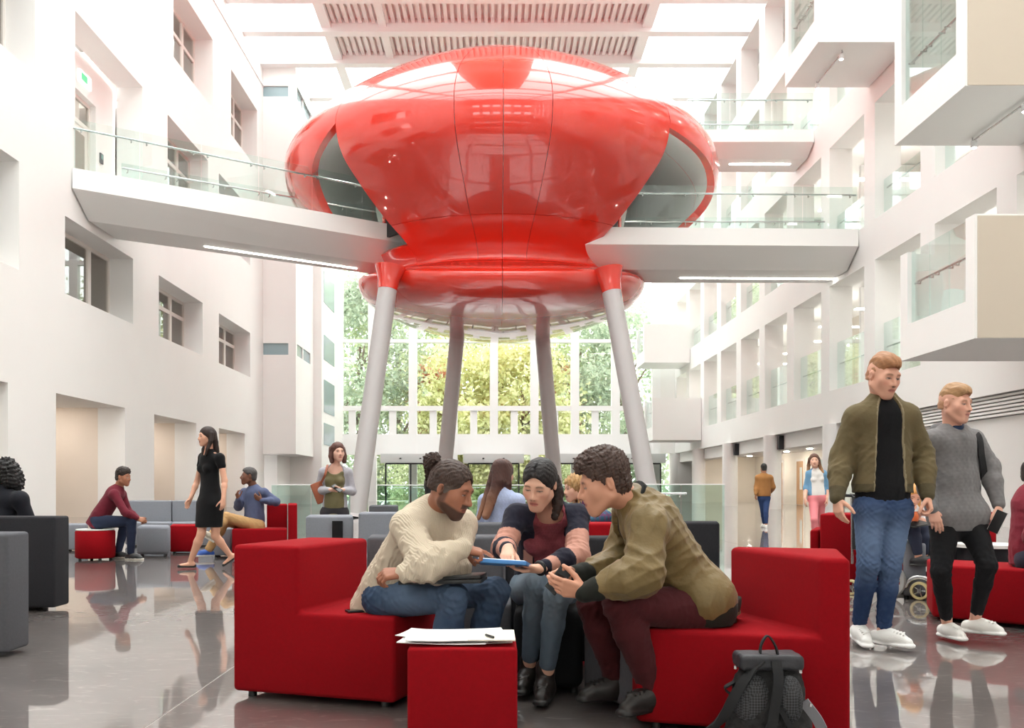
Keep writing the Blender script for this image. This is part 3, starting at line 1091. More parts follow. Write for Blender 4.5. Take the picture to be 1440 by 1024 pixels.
for (px, d, h, r, mat, lab, low, nm) in (
        (505, 84, 19, 5.0, LD, 'tall deep green tree outside the far window, furthest left', 0.05, 'tree'),
        (560, 88, 20, 5.2, LG, 'tall mid green tree outside the far window, second from the left', 0.05, 'tree'),
        (612, 84, 11.4, 1.9, LR, 'copper red leaved tree outside the far window left of the middle', 0.35, 'tree'),
        (655, 80, 12.0, 4.2, LY, 'bushy yellow green tree outside the far window in the middle left', 0.0, 'tree'),
        (735, 81, 13.0, 4.6, LY, 'bushy pale yellow green tree outside the far window in the middle right', 0.0, 'tree'),
        (690, 92, 21, 6.0, LG, 'tallest green tree behind the yellow green trees outside the far window', 0.1, 'tree'),
        (795, 86, 11.2, 1.6, LR, 'small copper red tree outside the far window right of the middle', 0.4, 'tree'),
        (815, 90, 20, 5.4, LG, 'tall mid green tree outside the far window, right of the middle', 0.03, 'tree'),
        (880, 84, 17, 4.6, LD, 'deep green tree outside the far window, furthest right', 0.03, 'tree'),
        (580, 77, 3.4, 2.2, LG, 'low green shrub outside the far doors on the left', 0.0, 'shrub'),
        (820, 77, 3.2, 2.2, LG, 'low green shrub outside the far doors on the right', 0.0, 'shrub')):
    q = P(px, 600, d)
    tree(q[0], d, h, r, mat, lab, 11000 if nm == 'tree' else 3500, low, 0.24 if nm == 'tree' else 0.13, None, nm)
# ================================================================= LOUNGE SEATING


def feet(root, poly, inset=0.1, r=0.022, z=0.03):
    c = np.mean(np.array(poly, float), axis=0)
    for p in poly:
        p = np.array(p, float)
        v = c - p
        q = p + v / np.linalg.norm(v) * inset
        disc('foot', q, r, 0.0, z + 0.01, M['black'], root, 12)


def lounge(label, mat, seat, back, zs=0.436, zb=0.762, group=None, cat='sofa', name='lounge_seat', bev=0.022, back_from=0.03, backmat=None):
    """upholstered block seat from plan polygons (either may be None)"""
    allp = (seat or []) + (back or [])
    c = np.mean(np.array(allp, float), axis=0)
    root = empty(name, (c[0], c[1], 0), label, cat, group)
    if seat:
        prism('seat', seat, 0.03, zs, mat, root, bev)
    if back:
        prism('backrest', back, back_from, zb, backmat or mat, root, bev)
    feet(root, seat or back)
    return root


def rect(x0, x1, y0, y1):
    return [(x0, y0), (x1, y0), (x1, y1), (x0, y1)]


def pxpoly(*pts):
    return [((p - CX) / F * d, d) for p, d in pts]


RED, GREY, MID, CHAR, BLK = M['red_fabric'], M['grey_fabric'], M['mid_fabric'], M['char_fabric'], M['black_fabric']
# foreground group ------------------------------------------------
A = np.array([-1.306, 4.80])
U = np.array([0.945, -0.327])
W = np.array([0.327, 0.945])
k = 0.374


def lsofa(label, f, r, zs=0.436, zb=0.762, bev=0.024):
    """one-piece L-shaped corner seat lofted between front and rear plan points: f, r = (seat end, step, back end)"""
    f, r = [np.array(p, float) for p in f], [np.array(p, float) for p in r]
    c = (f[0] + f[2] + r[0] + r[2]) / 4
    root = empty('lounge_seat', (c[0], c[1], 0), label, 'sofa')
    bm = bmesh.new()
    ring = []
    for q in (f, r):
        pts = [(q[0], 0.03), (q[2], 0.03), (q[2], zb), (q[1], zb), (q[1], zs), (q[0], zs)]
        ring.append([bm.verts.new((p[0], p[1], z)) for p, z in pts])
    for i in range(6):
        bm.faces.new((ring[0][i], ring[0][(i + 1) % 6], ring[1][(i + 1) % 6], ring[1][i]))
    bm.faces.new(ring[0])
    bm.faces.new(ring[1][::-1])
    bmesh.ops.recalc_face_normals(bm, faces=bm.faces)
    bmesh.ops.bevel(bm, geom=bm.edges[:], offset=bev, segments=3, affect='EDGES', profile=0.5)
    obj_bm('upholstery', bm, RED, root, 50)
    feet(root, [f[0], f[2], r[2], r[0]])
    return root


lsofa('red upholstered corner seat at front left under the man in the cream jumper', (A + U * 0.89, A + U * k, A), (A + U * 0.89 + W * 0.76, A + U * k + W * 0.76, A + W * 0.76))
lsofa('red upholstered corner seat at front right with the rucksack leaning on it', ((0.62, 4.16), (1.336, 3.91), (1.44, 3.875)), ((0.66, 4.80), (1.146, 4.66), (1.62, 4.50)))
cube = empty('stool', (-0.13, 3.9, 0), 'red cube stool at the front used as a table for papers', 'stool')
prism('seat', rect(-0.332, 0.092, 3.69, 4.10), 0.03, 0.43, RED, cube, 0.014)
feet(cube, rect(-0.332, 0.092, 3.69, 4.10), 0.06)
# grey units at the back of the group
lounge('light grey block seat behind the man in the cream jumper', MID, pxpoly((612, 5.02), (720, 5.02), (718, 5.58), (616, 5.58)), pxpoly((516, 5.55), (708, 5.60), (704, 5.86), (520, 5.86)), 0.436, 0.762)
lounge('dark charcoal block seat behind the woman in the patterned cardigan', CHAR, pxpoly((828, 5.15), (890, 5.1), (880, 5.6), (832, 5.6)), pxpoly((711, 5.62), (903, 5.58), (895, 5.84), (711, 5.86)), 0.40, 0.756)
lounge('black block seat under the woman in the patterned cardigan', BLK, pxpoly((722, 4.86), (820, 4.82), (815, 5.5), (727, 5.54)), None, 0.436, group=None, bev=0.05)
lounge('grey block seat between the black seat and the front right red one', MID, pxpoly((821, 4.78), (893, 4.36), (892, 5.0), (832, 5.05)), None, 0.42)
lounge('charcoal high backed block seat behind the olive jacket man', CHAR, pxpoly((935, 6.9), (1008, 6.9), (1004, 7.5), (940, 7.5)), pxpoly((931, 7.52), (1012, 7.52), (1010, 7.8), (934, 7.8)), 0.436, 0.775)
# left foreground
lounge('charcoal block sofa at the left edge in front of the curly haired woman', CHAR, [(-5.5, 8.4), (-3.9, 8.4), (-4.45, 9.6), (-5.5, 9.6)], rect(-5.5, -3.7, 8.1, 8.38), 0.436, 0.80)
lounge('dark grey block seat cut by the left edge of the picture', MID, [(-4.2, 6.2), (-3.18, 6.2), (-3.55, 6.95), (-4.2, 6.95)], rect(-4.2, -2.985, 5.9, 6.18), 0.436, 0.765)
lounge('charcoal block seat with back beside the curly haired woman', CHAR, rect(-7.0, -5.6, 10.6, 11.2), rect(-7.0, -5.62, 11.2, 11.5), 0.436, 0.78, )
lounge('light grey block seat just right of the left charcoal sofa', GREY, pxpoly((74, 12.4), (84, 12.4), (86, 12.9), (76, 12.9)), None, 0.42)
# left background lounge
lounge('light grey sofa unit with back behind the man in maroon, left of two', GREY, pxpoly((176, 17.0), (240, 17.0), (243, 17.6), (180, 17.6)), pxpoly((180, 17.62), (241, 17.62), (243, 17.95), (184, 17.95)), 0.42, 0.80)
lounge('light grey sofa unit with back behind the man in maroon, right of two', GREY, pxpoly((241, 17.0), (300, 17.0), (303, 17.6), (244, 17.6)), pxpoly((242, 17.62), (300, 17.62), (303, 17.95), (245, 17.95)), 0.42, 0.80)
lounge('light grey low block seat left of the round red stool', GREY, pxpoly((92, 15.6), (121, 15.6), (124, 16.2), (96, 16.2)), None, 0.44)
pf = empty('stool', (*P(134, 700, 13.85)[:2], 0), 'round red stool with pale top under the man in maroon', 'stool')
disc('seat', P(134, 700, 13.85)[:2], 0.272, 0.03, 0.43, RED, pf, 40, 0.02)
disc('top', P(134, 700, 13.85)[:2], 0.262, 0.43, 0.445, M['white_top'], pf, 40)
feet(pf, [P(134, 700, 13.85)[:2] + 0.24 * np.array([math.cos(a), math.sin(a)]) for a in (0.6, 2.2, 3.8, 5.4)], 0.03)
lounge('rounded grey block stool with pale top beside the man in maroon', GREY, pxpoly((192, 14.55), (238, 14.45), (240, 15.0), (196, 15.05)), None, 0.46, cat='stool', name='stool', bev=0.05)
lounge('low red block seat behind the woman in the black dress', RED, pxpoly((239, 15.1), (278, 15.1), (279, 15.75), (242, 15.75)), None, 0.445)
lounge('red armchair block under the seated man in the blue shirt', RED, pxpoly((326, 13.75), (404, 13.75), (404, 14.3), (331, 14.4)), pxpoly((405, 13.75), (418, 13.75), (418, 15.0), (405, 15.0)), 0.45, 0.80)
lounge('red tall back block behind the man in the blue shirt', RED, None, pxpoly((375, 14.45), (404, 14.40), (404, 15.0), (378, 15.0)), 0.45, 0.79)
lounge('light grey block seat under the legs of the man in the blue shirt', GREY, pxpoly((300, 14.25), (325, 14.25), (329, 14.95), (306, 14.95)), None, 0.43)
# rows behind the foreground group
lounge('light grey block chair with a black stripe behind the front left red seat', GREY, None, pxpoly((430, 9.35), (497, 9.35), (496, 9.95), (434, 9.95)), 0.4, 0.765)
o = prism('stripe', pxpoly((467, 9.33), (482, 9.33), (482, 9.36), (467, 9.36)), 0.05, 0.72, BLK, [x for x in COL.objects if x.name.startswith('lounge_seat')][-1], 0.004)
lounge('pale grey block seat back just left of the man in the cream jumper', GREY, pxpoly((507, 8.5), (575, 8.5), (577, 9.05), (511, 9.05)), pxpoly((504, 9.10), (576, 9.10), (575, 9.5), (508, 9.5)), 0.43, 0.805)
lounge('grey block seat under the hidden black haired person', GREY, pxpoly((584, 9.2), (624, 9.2), (624, 9.75), (586, 9.75)), None)
lounge('light grey block seat far behind the man in the cream jumper', MID, None, pxpoly((519, 12.9), (560, 12.9), (560, 13.4), (521, 13.4)), 0.4, 0.80)
lounge('mid grey block seat back below the long haired woman', MID, pxpoly((634, 7.67), (718, 7.67), (716, 8.75), (638, 8.75)), pxpoly((630, 7.40), (720, 7.40), (718, 7.66), (634, 7.66)), 0.43, 0.77)
lounge('red block seat back beside the head of the olive jacket man', RED, pxpoly((810, 7.76), (862, 7.76), (856, 8.9), (812, 8.9)), pxpoly((808, 7.40), (862, 7.40), (862, 7.75), (810, 7.75)), 0.43, 0.77)
# right side
lounge('red block seat with high back beside the electric wheelchair', RED, pxpoly((1139, 10.1), (1152, 10.1), (1160, 10.8), (1146, 10.8)), pxpoly((1153, 10.0), (1206, 9.9), (1210, 10.5), (1162, 10.6)), 0.6, 0.77)
lounge('long red bench seat at the right behind the man in grey', RED, [P(1311, 800, 7.55)[:2], (4.02, 6.98), (4.5, 7.5), (3.70, 8.2)], None, 0.44)
lounge('light grey block seat at the right edge of the picture', GREY, None, [(3.86, 6.55), (4.5, 6.55), (4.5, 6.95), (3.92, 6.95)], 0.4, 0.80)
lounge('light grey block seat behind the legs of the man in grey', GREY, pxpoly((1270, 9.0), (1302, 9.0), (1302, 9.6), (1274, 9.6)), None, 0.52)
lounge('charcoal block seat back between the legs of the man in grey', CHAR, None, pxpoly((1303, 9.2), (1366, 9.2), (1362, 9.6), (1305, 9.6)), 0.4, 0.74)
lounge('red block seat back behind the arm of the man in grey', RED, None, pxpoly((1367, 9.15), (1401, 9.15), (1400, 9.6), (1369, 9.6)), 0.4, 0.80)
o = empty('side_table', (*P(1388, 740, 8.8)[:2], 0), 'low table with white top behind the long red bench', 'table')
disc('table_top', P(1388, 740, 8.8)[:2], 0.3, 0.50, 0.53, M['white_top'], o, 32)
disc('base', P(1388, 740, 8.8)[:2], 0.25, 0.0, 0.499, CHAR, o, 32)

# ================================================================= GLASS BALUSTRADES ROUND THE STAIR


def balustrade(label, a, b, n, hr=None, inward=1):
    root = empty('glass_balustrade', ((a[0] + b[0]) / 2, (a[1] + b[1]) / 2, 0), label, 'balustrade')
    a, b = np.array(a, float), np.array(b, float)
    u = (b - a) / np.linalg.norm(b - a)
    w = np.array([-u[1], u[0]])
    L = np.linalg.norm(b - a)
    for k in range(n):
        p, q = a + u * (L * k / n + 0.01), a + u * (L * (k + 1) / n - 0.01)
        prism('glass_panel', [p, q, q + w * 0.022, p + w * 0.022], 0.0, 1.09, M['glass_bal'], root)
    prism('cap_rail', [a - w * 0.01, b - w * 0.01, b + w * 0.032, a + w * 0.032], 1.09, 1.115, M['white_steel'], root)
    if hr:
        r0, r1 = a + u * L * hr[0] - w * 0.1 * inward, a + u * L * hr[1] - w * 0.1 * inward
        tube('handrail', [(*r0, 0.92), (*r1, 0.92)], 0.025, M['chrome'], root, 8)
        for t in (0.15, 0.85):
            p = r0 + (r1 - r0) * t
            tube('rail_bracket', [(*p, 0.92), (*p, 0.86), (*(p + w * 0.1 * inward), 0.86)], 0.015, M['chrome'], root, 6)
    return root


M['glass_bal'] = glass_mat('green_balustrade_glass', (0.80, 0.915, 0.88))
balustrade('pale green glass balustrade on the left behind the man in the blue shirt', (-4.98, 21.5), (-3.2, 21.5), 2)
balustrade('pale green glass balustrade with a steel handrail on the right behind the olive jacket man', (2.85, 19.0), (4.58, 19.0), 2, (0.05, 0.55))
balustrade('pale green glass balustrade in the far middle behind the group', (-3.1, 25.5), (2.9, 25.5), 4)
# ================================================================= FIGURES: smooth implicit surfaces meshed with surface nets
def nv(v):
    v = np.asarray(v, float)
    return v / (np.linalg.norm(v) + 1e-12)


class Blob:
    """folded list of soft primitives"""

    def __init__(self, k=0.02):
        self.pr = []
        self.k = k
        self.lo = np.full(3, 1e9)
        self.hi = np.full(3, -1e9)
        self.disp = []

    def _bb(self, pts, r):
        for p in pts:
            self.lo = np.minimum(self.lo, np.asarray(p) - r)
            self.hi = np.maximum(self.hi, np.asarray(p) + r)

    def cap(self, a, b, ra, rb=None, k=None, op='u', w=None, flat=1.0):
        """tapered capsule; flattened by `flat` along direction w"""
        rb = ra if rb is None else rb
        a, b = np.asarray(a, float), np.asarray(b, float)
        if op == 'u':
            self._bb((a, b), max(ra, rb) * max(1, flat))
        ab = b - a
        L2 = max(float(ab @ ab), 1e-12)
        wv = None if w is None else nv(w)

        def f(p):
            t = np.clip(((p - a) @ ab) / L2, 0, 1)
            q = p - a - t[:, None] * ab
            if wv is not None:
                q = q + ((q @ wv) * (1 / flat - 1))[:, None] * wv
            d = np.sqrt((q * q).sum(1)) - (ra + (rb - ra) * t)
            return d * (min(1.0, flat) * 0.5 + 0.5) if wv is not None else d
        self.pr.append((f, self.k if k is None else k, op))
        return self

    def ell(self, c, r, R=None, k=None, op='u'):
        """ellipsoid; rows of R are its axes"""
        c, r = np.asarray(c, float), np.asarray(r, float)
        if op == 'u':
            self._bb((c,), r.max())
        m = r.min()

        def f(p):
            q = p - c
            if R is not None:
                q = q @ R.T
            s = np.sqrt(((q / r) ** 2).sum(1))
            g = np.sqrt(((q / (r * r)) ** 2).sum(1)) + 1e-9
            return np.where(s < 0.25, (s - 1) * m, s * (s - 1) / g)
        self.pr.append((f, self.k if k is None else k, op))
        return self

    def rbox(self, c, r, R=None, rnd=0.01, k=None, op='u'):
        c, r = np.asarray(c, float), np.asarray(r, float) - rnd
        if op == 'u':
            self._bb((c,), np.linalg.norm(r) + rnd)

        def f(p):
            q = p - c
            if R is not None:
                q = q @ R.T
            q = np.abs(q) - r
            return np.sqrt((np.maximum(q, 0) ** 2).sum(1)) + np.minimum(q.max(1), 0) - rnd
        self.pr.append((f, self.k if k is None else k, op))
        return self

    def cut(self, p0, n, k=0.004):
        """remove everything on the side n points to"""
        p0, n = np.asarray(p0, float), nv(n)
        self.pr.append((lambda p: (p - p0) @ n, k, 'i'))
        return self

    def ev(self, p, cull=None):
        d = np.full(len(p), 10.0)
        for i, (f, k, op) in enumerate(self.pr):
            if cull is None:
                idx = None
                e = f(p)
                dd = d
            else:
                idx = cull[i]
                if not len(idx):
                    continue
                e = f(p[idx])
                dd = d[idx]
            if op == 'u':
                h = np.maximum(k - np.abs(dd - e), 0) / max(k, 1e-9)
                r = np.minimum(dd, e) - h * h * k * 0.25
            elif op == 's':
                h = np.maximum(k - np.abs(dd + e), 0) / max(k, 1e-9)
                r = np.maximum(dd, -e) + h * h * k * 0.25
            else:
                h = np.maximum(k - np.abs(dd - e), 0) / max(k, 1e-9)
                r = np.maximum(dd, e) + h * h * k * 0.25
            if idx is None:
                d = r
            else:
                d[idx] = r
        return d

    def mesh(self, h):
        B = 8
        lo = self.lo - 4 * h
        nb = np.maximum(np.ceil((self.hi + 4 * h - lo) / (B * h)).astype(int), 1)
        g = np.stack(np.meshgrid(*[np.arange(n) for n in nb], indexing='ij'), -1).reshape(-1, 3)
        cen = lo + (g + 0.5) * B * h - 0.5 * h
        R = 0.87 * B * h
        per = []
        d = np.full(len(cen), 10.0)
        vals = [f(cen) for f, k, op in self.pr]
        d = self.ev(cen)
        act = np.abs(d) < R * 1.5 + 0.03
        ai = np.nonzero(act)[0]
        off = np.stack(np.meshgrid(*[np.arange(B)] * 3, indexing='ij'), -1).reshape(-1, 3)
        idx3 = (g[ai][:, None, :] * B + off[None]).reshape(-1, 3)
        pts = lo + idx3 * h
        nB = B ** 3
        cull = []
        for v, (f, k, op) in zip(vals, self.pr):
            if op == 'i':
                m = v[ai] > -(R * 1.3 + 0.05)
            else:
                m = v[ai] < R * 1.9 + 0.05 + k
            w = np.nonzero(m)[0]
            cull.append((w[:, None] * nB + np.arange(nB)).reshape(-1))
        dv = self.ev(pts, cull)
        for fn in self.disp:
            dv = dv + fn(pts)
        dims = nb * B
        D = np.where(d < 0, -1.0, 1.0).reshape(nb).repeat(B, 0).repeat(B, 1).repeat(B, 2).astype(np.float32)
        D[idx3[:, 0], idx3[:, 1], idx3[:, 2]] = dv
        return nets(D, lo, h)


def nets(D, lo, h):
    S = D < 0
    n = np.array(D.shape) - 1
    cnt = np.zeros(n, np.int8)
    for i in (0, 1):
        for j in (0, 1):
            for k in (0, 1):
                cnt += S[i:i + n[0], j:j + n[1], k:k + n[2]]
    cells = np.argwhere((cnt > 0) & (cnt < 8))
    vid = np.full(n, -1, np.int32)
    vid[cells[:, 0], cells[:, 1], cells[:, 2]] = np.arange(len(cells))
    acc = np.zeros((len(cells), 3))
    num = np.zeros(len(cells))
    cor = [(i, j, k) for i in (0, 1) for j in (0, 1) for k in (0, 1)]
    for a in cor:
        for ax in range(3):
            if a[ax]:
                continue
            b = list(a)
            b[ax] = 1
            da = D[cells[:, 0] + a[0], cells[:, 1] + a[1], cells[:, 2] + a[2]]
            db = D[cells[:, 0] + b[0], cells[:, 1] + b[1], cells[:, 2] + b[2]]
            m = (da < 0) != (db < 0)
            t = np.where(m, da / np.where(m, da - db, 1), 0)
            p = np.tile(np.array(a, float), (len(cells), 1))
            p[:, ax] += t
            acc += p * m[:, None]
            num += m
    V = lo + (cells + acc / num[:, None]) * h
    Fs = []
    for ax in range(3):
        u, v = (ax + 1) % 3, (ax + 2) % 3
        sl0 = [slice(1, -1)] * 3
        sl1 = [slice(1, -1)] * 3
        sl0[ax], sl1[ax] = slice(0, -1), slice(1, None)
        A, Bs = S[tuple(sl0)], S[tuple(sl1)]
        e = np.argwhere(A != Bs)
        if not len(e):
            continue
        base = e + 1
        base[:, ax] -= 1
        ins = A[e[:, 0], e[:, 1], e[:, 2]]
        q = []
        for du, dvv in ((-1, -1), (0, -1), (0, 0), (-1, 0)):
            c = base.copy()
            c[:, u] += du
            c[:, v] += dvv
            q.append(vid[c[:, 0], c[:, 1], c[:, 2]])
        q = np.stack(q, 1)
        q = np.where(ins[:, None], q, q[:, ::-1])
        Fs.append(q)
    Fc = np.concatenate(Fs)
    Fc = Fc[(Fc >= 0).all(1)]
    return V, Fc


def blob_obj(name, blob, h, mat, parent, color=None):
    V, Fc = blob.mesh(h)
    w = world_loc(parent) if parent is not None else np.zeros(3)
    me = bpy.data.meshes.new(name)
    me.vertices.add(len(V))
    me.vertices.foreach_set('co', (V - w).astype(np.float32).ravel())
    me.loops.add(Fc.size)
    me.loops.foreach_set('vertex_index', Fc.astype(np.int32).ravel())
    me.polygons.add(len(Fc))
    me.polygons.foreach_set('loop_start', (np.arange(len(Fc)) * 4).astype(np.int32))
    me.update(calc_edges=True)
    me.shade_smooth()
    if color is not None:
        c = np.ones((len(V), 4), np.float32)
        c[:, :3] = color(V)
        at = me.color_attributes.new('col', 'FLOAT_COLOR', 'POINT')
        at.data.foreach_set('color', c.ravel())
    me.materials.append(mat)
    return link(bpy.data.objects.new(name, me), parent)


def folds(seed, amp, lam, focus=None, fr=0.11, base=0.3, axis=None):
    """cloth folds: warped waves, stronger near the focus points"""
    r = np.random.default_rng(seed)
    ks = []
    for i in range(4):
        v = nv(r.normal(0, 1, 3))
        if axis is not None:
            v = nv(v * 0.5 + np.asarray(axis))
        ks.append((v * 2 * math.pi / (lam * r.uniform(0.7, 1.5)), r.uniform(0, 6.28), nv(r.normal(0, 1, 3)) * 2 * math.pi / (lam * 2.2), r.uniform(0, 6.28)))

    def f(p):
        s = 0
        for (k1, a, k2, b) in ks:
            x = np.sin(p @ k1 + a + 1.6 * np.sin(p @ k2 + b))
            s = s + np.maximum(1.12 - np.sqrt(x * x + 0.05), 0) ** 1.6
        s = s / len(ks) - 0.42
        if focus is not None:
            w = np.full(len(p), base)
            for c in focus:
                w = w + np.exp(-(((p - c) ** 2).sum(1)) / (fr * fr))
            s = s * np.minimum(w, 1.1)
        return -amp * s
    return f


def curls(seed, amp, lam):
    r = np.random.default_rng(seed)
    ks = [(nv(r.normal(0, 1, 3)) * 2 * math.pi / (lam * r.uniform(0.8, 1.25)), r.uniform(0, 6.28)) for _ in range(5)]

    def f(p):
        q = np.sin(p @ ks[0][0] + ks[0][1] + 1.2 * np.sin(p @ ks[3][0] * 0.5)) * np.sin(p @ ks[1][0] + ks[1][1]) + 0.7 * np.sin(p @ ks[2][0] * 1.4 + 1.3 * np.sin(p @ ks[4][0] * 0.6))
        return -amp * q
    return f


def strand_noise(H, amp, lam, seed=2, along=(0, 1, -0.3)):
    """combed hair: ridges running back over the scalp"""
    r = np.random.default_rng(seed)
    ph = r.uniform(0, 6.28, 6)

    def f(p):
        q = H.loc(p)
        a = np.arctan2(q[:, 0], q[:, 2] + 0.06)
        e = q[:, 1]
        s_ = np.sin(a * 0.35 / lam + 2.2 * np.sin(e * 30 + ph[0]) + ph[1]) + 0.7 * np.sin(a * 0.8 / lam + 1.5 * np.sin(e * 55 + ph[2]) + ph[3]) + 0.6 * np.sin(e * 70 + 3 * a + ph[4])
        return -amp * 0.6 * s_
    return f


# ---------------------------------------------------------------- figure materials


def col_mat(name, rough=0.5, bump=0.0, bscale=300, sss=0.0, spec=0.4, aniso=None, sheen=0.0, bdist=0.002):
    """material whose colour is the mesh's own painted colour attribute"""
    m, n, l, b = new_mat(name)
    a = n.new('ShaderNodeAttribute')
    a.attribute_name = 'col'
    l.new(a.outputs['Color'], b.inputs['Base Color'])
    b.inputs['Roughness'].default_value = rough
    b.inputs['Specular IOR Level'].default_value = spec
    if sheen:
        b.inputs['Sheen Weight'].default_value = sheen
    if sss:
        b.inputs['Subsurface Weight'].default_value = sss
        b.inputs['Subsurface Radius'].default_value = (0.012, 0.005, 0.003)
        b.inputs['Subsurface Scale'].default_value = 1.0
    if bump:
        tc = n.new('ShaderNodeTexCoord')
        t = n.new('ShaderNodeTexNoise')
        t.inputs['Scale'].default_value = bscale
        t.inputs['Detail'].default_value = 4
        if aniso:
            mp = n.new('ShaderNodeMapping')
            mp.inputs['Scale'].default_value = aniso
            l.new(tc.outputs['Object'], mp.inputs[0])
            l.new(mp.outputs[0], t.inputs['Vector'])
        else:
            l.new(tc.outputs['Object'], t.inputs['Vector'])
        bp = n.new('ShaderNodeBump')
        bp.inputs['Strength'].default_value = bump
        bp.inputs['Distance'].default_value = bdist
        l.new(t.outputs['Fac'], bp.inputs['Height'])
        l.new(bp.outputs[0], b.inputs['Normal'])
    return m


SKIN = col_mat('skin', 0.48, 0.15, 350, 0.0, 0.35)
HAIR = col_mat('hair', 0.5, 0.6, 1.0, 0, 0.35, (240, 240, 60), bdist=0.003)
CURL = col_mat('curly_hair', 0.5, 0.8, 140, 0, 0.4, bdist=0.004)
CLOTH = col_mat('cloth', 0.85, 0.35, 55, 0, 0.2, sheen=0.05, bdist=0.006)
LEATHER = col_mat('shoe_leather', 0.42, 0.3, 80, 0, 0.5, bdist=0.003)
SATIN = col_mat('satin_jacket_cloth', 0.5, 0.4, 34, 0, 0.4, sheen=0.1, bdist=0.01)


def knit_mat():
    m, n, l, b = new_mat('ribbed_knit')
    a = n.new('ShaderNodeAttribute')
    a.attribute_name = 'col'
    l.new(a.outputs['Color'], b.inputs['Base Color'])
    b.inputs['Roughness'].default_value = 0.95
    b.inputs['Specular IOR Level'].default_value = 0.15
    tc = n.new('ShaderNodeTexCoord')
    w = n.new('ShaderNodeTexWave')
    w.bands_direction = 'DIAGONAL'
    w.inputs['Scale'].default_value = 48
    w.inputs['Distortion'].default_value = 0.8
    w.inputs['Detail Scale'].default_value = 2
    mp = n.new('ShaderNodeMapping')
    mp.inputs['Scale'].default_value = (1, 1, 0.15)
    l.new(tc.outputs['Object'], mp.inputs[0])
    l.new(mp.outputs[0], w.inputs['Vector'])
    bp = n.new('ShaderNodeBump')
    bp.inputs['Strength'].default_value = 0.45
    bp.inputs['Distance'].default_value = 0.005
    l.new(w.outputs['Fac'], bp.inputs['Height'])
    l.new(bp.outputs[0], b.inputs['Normal'])
    return m


KNIT = knit_mat()


def denim_mat():
    m = col_mat('denim', 0.85, 0.4, 700, 0, 0.15, bdist=0.002)
    return m


DENIM = denim_mat()


def lc(rgb):
    return np.array(lin(rgb)[:3])


def solid(rgb, var=0.0, lam=0.08, seed=1):
    c = lc(rgb)
    r = np.random.default_rng(seed)
    ks = [nv(r.normal(0, 1, 3)) * 6.28 / (lam * r.uniform(0.6, 1.4)) for _ in range(5)]

    def f(p):
        if not var:
            return np.tile(c, (len(p), 1))
        s = sum(np.sin(p @ k + i) for i, k in enumerate(ks)) / 5
        return c * (1 + var * s)[:, None]
    return f
# ================================================================= FIGURE BUILDER
class Head:
    """head frame: x to the person's right, y forward, z up; origin mid-way between chin and crown"""

    def __init__(self, c, fwd, up=(0, 0, 1), s=1.0):
        self.c = np.asarray(c, float)
        y = nv(fwd)
        u = np.asarray(up, float)
        z = nv(u - (u @ y) * y)
        x = np.cross(y, z)
        self.R = np.stack([x, y, z])
        self.s = s

    def g(self, *p):
        return self.c + self.s * (np.asarray(p, float) @ self.R)

    def loc(self, P_):
        return ((P_ - self.c) @ self.R.T) / self.s


def skin_head(b, H, nb, s, female=False, jaw=1.0):
    g, q, R = H.g, H.s, H.R
    E = lambda c, r, k=0.02, op='u': b.ell(g(*c), np.array(r) * q, R, k * q, op)
    C = lambda a, c, ra, rb=None, k=0.012, op='u': b.cap(g(*a), g(*c), ra * q, (ra if rb is None else rb) * q, k * q, op)
    E((0, -0.016, 0.034), (0.074, 0.094, 0.083))
    E((0, 0.030, -0.020), (0.057 * (0.97 if female else 1), 0.060, 0.080), 0.03)
    jw = 0.050 if female else 0.056
    for sx in (-1, 1):
        C((sx * jw * jaw, 0.004, -0.055), (sx * 0.018, 0.068, -0.098 if not female else -0.094), 0.020, 0.017, 0.03)
        E((sx * 0.038, 0.060, -0.020), (0.026, 0.024, 0.028), 0.035)
    C((-0.010, 0.076, -0.098), (0.010, 0.076, -0.098), 0.0155, None, 0.025)
    # brow, sockets, eyelids
    C((-0.036, 0.077, 0.027), (0.036, 0.077, 0.027), 0.0115, None, 0.025)
    for sx in (-1, 1):
        E((sx * 0.031, 0.102, 0.009), (0.019, 0.016, 0.0105), 0.020, 's')
        E((sx * 0.031, 0.0775, 0.007), (0.0150, 0.0115, 0.0110), 0.006)
    # nose
    nl = 0.88 if female else 1.0
    C((0, 0.086, 0.018), (0, 0.089 + 0.026 * nl, -0.024), 0.0080, 0.0108 * nl, 0.013)
    for sx in (-1, 1):
        E((sx * 0.0110, 0.097, -0.029), (0.0082, 0.011, 0.0078), 0.012)
    # mouth
    E((0, 0.078, -0.058), (0.034, 0.020, 0.030), 0.03)
    C((-0.014, 0.0945, -0.0545), (0.014, 0.0945, -0.0545), 0.0050, None, 0.010)
    C((-0.012, 0.0950, -0.0650), (0.012, 0.0950, -0.0650), 0.0062, None, 0.010)
    C((-0.018, 0.1010, -0.0597), (0.018, 0.1010, -0.0597), 0.0016, None, 0.006, 's')
    # ears
    for sx in (-1, 1):
        E((sx * 0.076, -0.010, -0.004), (0.009, 0.016, 0.027), 0.008)
        E((sx * 0.084, -0.004, -0.004), (0.006, 0.009, 0.017), 0.005, 's')
    # neck
    nr = 0.048 if female else 0.056
    b.cap(g(0, -0.022, -0.045), nb, nr * q, (nr + 0.006) * s, 0.03)


